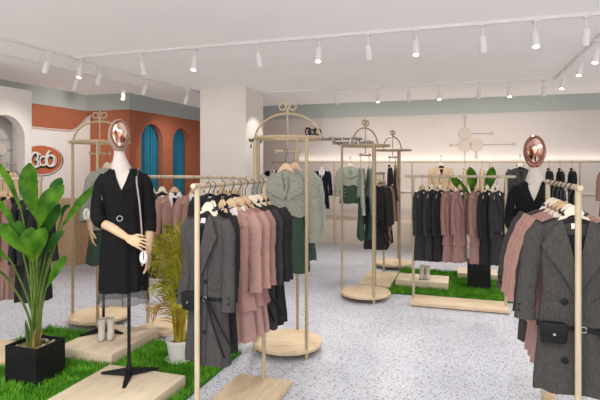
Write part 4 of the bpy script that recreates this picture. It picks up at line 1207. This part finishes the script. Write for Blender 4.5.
    if black:
        for z, x in ((1.25, .0), (1.19, .004)):
            bm = bmesh.new(); p = sh.front(x, z, .012); bmesh.ops.create_uvsphere(bm, u_segments=10, v_segments=6, radius=.007)
            for v in bm.verts: v.co += p
            link('button', bm, 'black', dr)
        bl = link('belt', sh.band(1.135, .034, .007), 'dress', dr)
        bm = bmesh.new(); p = sh.front(-.012, 1.135, .014); ring(bm, p, .018, .0028, 'y', 24, 6); link('buckle', bm, 'silver', bl)
        h2 = Shape([(.66, .158), (.63, .162), (.53, .172)], [(.66, .108), (.63, .112), (.53, .12)], 0, .012, 31, nf=17, p=2.1, top=.75)
        link('sheer_hem', h2.mesh(.66, .535, 4, 110, None, 0, .006), 'sheer', dr)
    else:
        h2 = Shape([(1.14, .13), (1.0, .16), (.62, .20)], [(1.14, .095), (1.0, .11), (.62, .135)], 0, .014, 33, nf=9, p=2.1, top=1.2)
        link('skirt', h2.mesh(1.14, .62, 12, 60, None, 0, .006), 'greenskirt', e)
    return e
def lerp_list(a, t):
    q = t * (len(a) - 1); j = min(int(q), len(a) - 2); return a[j] + (a[j + 1] - a[j]) * (q - j)

GM = 'mannequins in the shop'
M1 = (-2.275, 2.945)
mannequin(M1, R(30), .10, 'mannequin in black belted dress with sheer hem on the front platform', GM, 'black', R(11), (-.025, -.03), 1.0, 'rim', (.030, .05))
M3 = (.515, 4.26)
mannequin(M3, R(-10), .0, 'mannequin in black dress behind the belt pouch coat rack, shiny rose gold head', GM, 'black', R(4), (.0, -.02), 1.12, 'rosegold', pole=(.06, .10), foot=.12, legs=(0, 100, 300))
M2 = (-3.03, 3.74)
mannequin(M2, R(34), .10, 'mannequin in grey floral blouse and green skirt behind the black dress', GM, 'floral', 0, (.085, 0), .88, 'rim', (-.06, .02), legs=(90, 205, 325))

# small bags
def bag(loc, yaw, w, h, strap, label):
    e = empty('small_bag', loc, yaw); tag(e, label, 'bag')
    bm = bmesh.new(); bmesh.ops.create_uvsphere(bm, u_segments=20, v_segments=14, radius=1)
    for v in bm.verts:
        f = 1 - .25 * max(0, v.co.z)
        v.co = Vector((math.copysign(abs(v.co.x) ** .8, v.co.x) * w * f, v.co.y * w * .55, math.copysign(abs(v.co.z) ** .75, v.co.z) * h))
    b = link('bag_body', bm, 'bag', e)
    bm = bmesh.new(); tube(bm, [(0, -w * .56, h * .75), (0, -w * .64, h * .1), (0, -w * .58, -h * .3)], .004, 6); link('flap_strap', bm, 'silver', b)
    bm = bmesh.new(); tube(bm, smooth_path(strap, 5), .0065, 6, flat=.5); link('strap', bm, 'strap', e)
    return e
def local(loc, yaw, z0, p): 
    c, s = math.cos(yaw), math.sin(yaw); return (loc[0] + c * p[0] - s * p[1], loc[1] + s * p[0] + c * p[1], z0 + p[2])
bp = local(M1, R(30), .10, (.15, -.15, .875))
bag(bp, R(30), .027, .046, [(-.02, .02, .04), (-.012, .01, .14), (-.028, .02, .35), (-.05, .05, .50), (-.055, .11, .572), (-.05, .17, .60), (-.04, .23, .53)], 'small white bag on long strap beside the black dress mannequin hand')
bp = local(M2, R(34), .10, (-.175, -.19, 1.08))
bag(bp, R(34), .03, .05, [(-.01, .02, .045), (-.004, .02, .10), (.0, .05, .17), (.0, .1, .22)], 'small pale bag hanging by the floral blouse mannequin arm')

# boots
def boots(loc, yaw, label, group):
    for i, dx in enumerate((-.036, .036)):
        c, s = math.cos(yaw), math.sin(yaw)
        e = empty('ankle_boot', (loc[0] + c * dx, loc[1] + s * dx, loc[2]), yaw, .85); tag(e, ('left' if i == 0 else 'right') + ' boot of the pair ' + label, 'boot', group)
        bm = bmesh.new(); rows = []
        for z, hw, y0, y1 in ((.012, .036, -.135, .055), (.035, .037, -.135, .056), (.060, .036, -.105, .055), (.085, .035, -.065, .052), (.12, .036, -.045, .050), (.17, .040, -.045, .052), (.195, .042, -.046, .054)):
            rows.append([bm.verts.new((hw * math.cos(2 * PI * k / 20), (y0 + y1) / 2 + (y1 - y0) / 2 * math.sin(2 * PI * k / 20), z)) for k in range(20)])
        for a, b in zip(rows, rows[1:]):
            for k in range(20): bm.faces.new((a[k], a[(k + 1) % 20], b[(k + 1) % 20], b[k]))
        bm.faces.new(rows[0][::-1]); link('upper', bm, 'boot', e)
        bm = bmesh.new(); lathe(bm, [(.037, 0), (.038, .012)], 20)
        for v in bm.verts: v.co.y = v.co.y * 2.6 - .04
        link('sole', bm, 'taupe', e)
boots((-2.96, 3.60, .10), R(36), 'in front of the floral blouse mannequin stand', 'boots on the left platform')
boots((-.50, 6.76, .11), R(0), 'under the belted dark coat on the right platform', 'boots on the right platform')

# ------------------------------------------------------------------ light
w = bpy.data.worlds.new('World'); SC.world = w; w.use_nodes = True
w.node_tree.nodes['Background'].inputs[0].default_value = (1.0, 0.975, 0.95, 1); w.node_tree.nodes['Background'].inputs[1].default_value = 1.0
def area(loc, rot, sx, sy, power, col=(1, .97, .93)):
    l = bpy.data.lights.new('unseen_area_light', 'AREA'); l.shape = 'RECTANGLE'; l.size = sx; l.size_y = sy; l.energy = power; l.color = col
    o = bpy.data.objects.new('unseen_area_light', l); COL.objects.link(o); o.location = loc; o.rotation_euler = rot
def spot(loc, target, power, angle=60, blend=.6, col=(1, .95, .88), size=.05):
    l = bpy.data.lights.new('track_light', 'SPOT'); l.energy = power; l.spot_size = R(angle); l.spot_blend = blend; l.color = col; l.shadow_soft_size = size
    o = bpy.data.objects.new('track_light', l); COL.objects.link(o); o.location = loc
    o.rotation_euler = (Vector(target) - Vector(loc)).to_track_quat('-Z', 'Y').to_euler()
area((-1.5, 0.4, 2.95), (0, 0, 0), 4.5, 2.5, 160)  # broad overhead light added out of view to brighten the shop
area((0.5, -3.3, 1.6), (R(90), 0, 0), 7.0, 2.6, 150, (1, .98, .96))  # upright front fill added behind the camera, not a ceiling fixture
area((3.8, 3.0, 2.95), (0, 0, 0), 2.0, 3.0, 70)  # unseen overhead light added beyond the right edge of view
area((-6.6, 3.2, 2.95), (0, 0, 0), .6, 3.0, 20)  # unseen overhead light added behind the partition
SP = 90
for x in (-4.6, -3.4, -2.05, -.94, .42):
    spot((x, 5.1, 2.66), (x, 4.4, 0), SP, 95, .9)
for x in (-2.4, -1.2, 0, 1.1):
    spot((x, 8.75, 2.66), (x, 10.8, 1.4), 55, 95, .9)
    spot((x, 8.65, 2.66), (x, 7.4, 0), SP, 95, .9)
spot((1.3, 6.9, 2.66), (.3, 6.0, .3), SP, 80, .9)
spot((-4.9, 6.85, 2.66), (-7.15, 7.5, 1.9), 110, 70, .8)
spot((-4.9, 8.55, 2.66), (-6.2, 9.5, 1.5), 80, 80, .8)
spot((-4.9, 5.5, 2.66), (-6.0, 5.2, 1.5), 40, 80, .8)
spot((-2.9, 8.5, 2.66), (-3.72, 8.5, 1.9), 26, 62, .35)
spot((-4.3, 5.4, 2.66), (-4.2, 8.15, 1.5), 70, 75, .9)

area((.8, 10.97, 1.68), (R(180), 0, 0), 9.0, .06, 9, (1, .93, .85))  # LED strip washing the back wall upward above the rail
# ------------------------------------------------------------------ camera
cd = bpy.data.cameras.new('Camera'); cam = bpy.data.objects.new('Camera', cd); COL.objects.link(cam)
cam.location = (0, 0, 1.6); cam.rotation_euler = (R(90), 0, R(18.25)); cd.sensor_width = 36; cd.lens = 30.0; cd.shift_y = -35 / 600; cd.clip_start = .05
SC.camera = cam
SC.view_settings.view_transform = 'Standard'; SC.view_settings.look = 'None'; SC.view_settings.exposure = 0.04
SC.cycles.use_denoising = True
SC.cycles.max_bounces = 8; SC.cycles.diffuse_bounces = 4
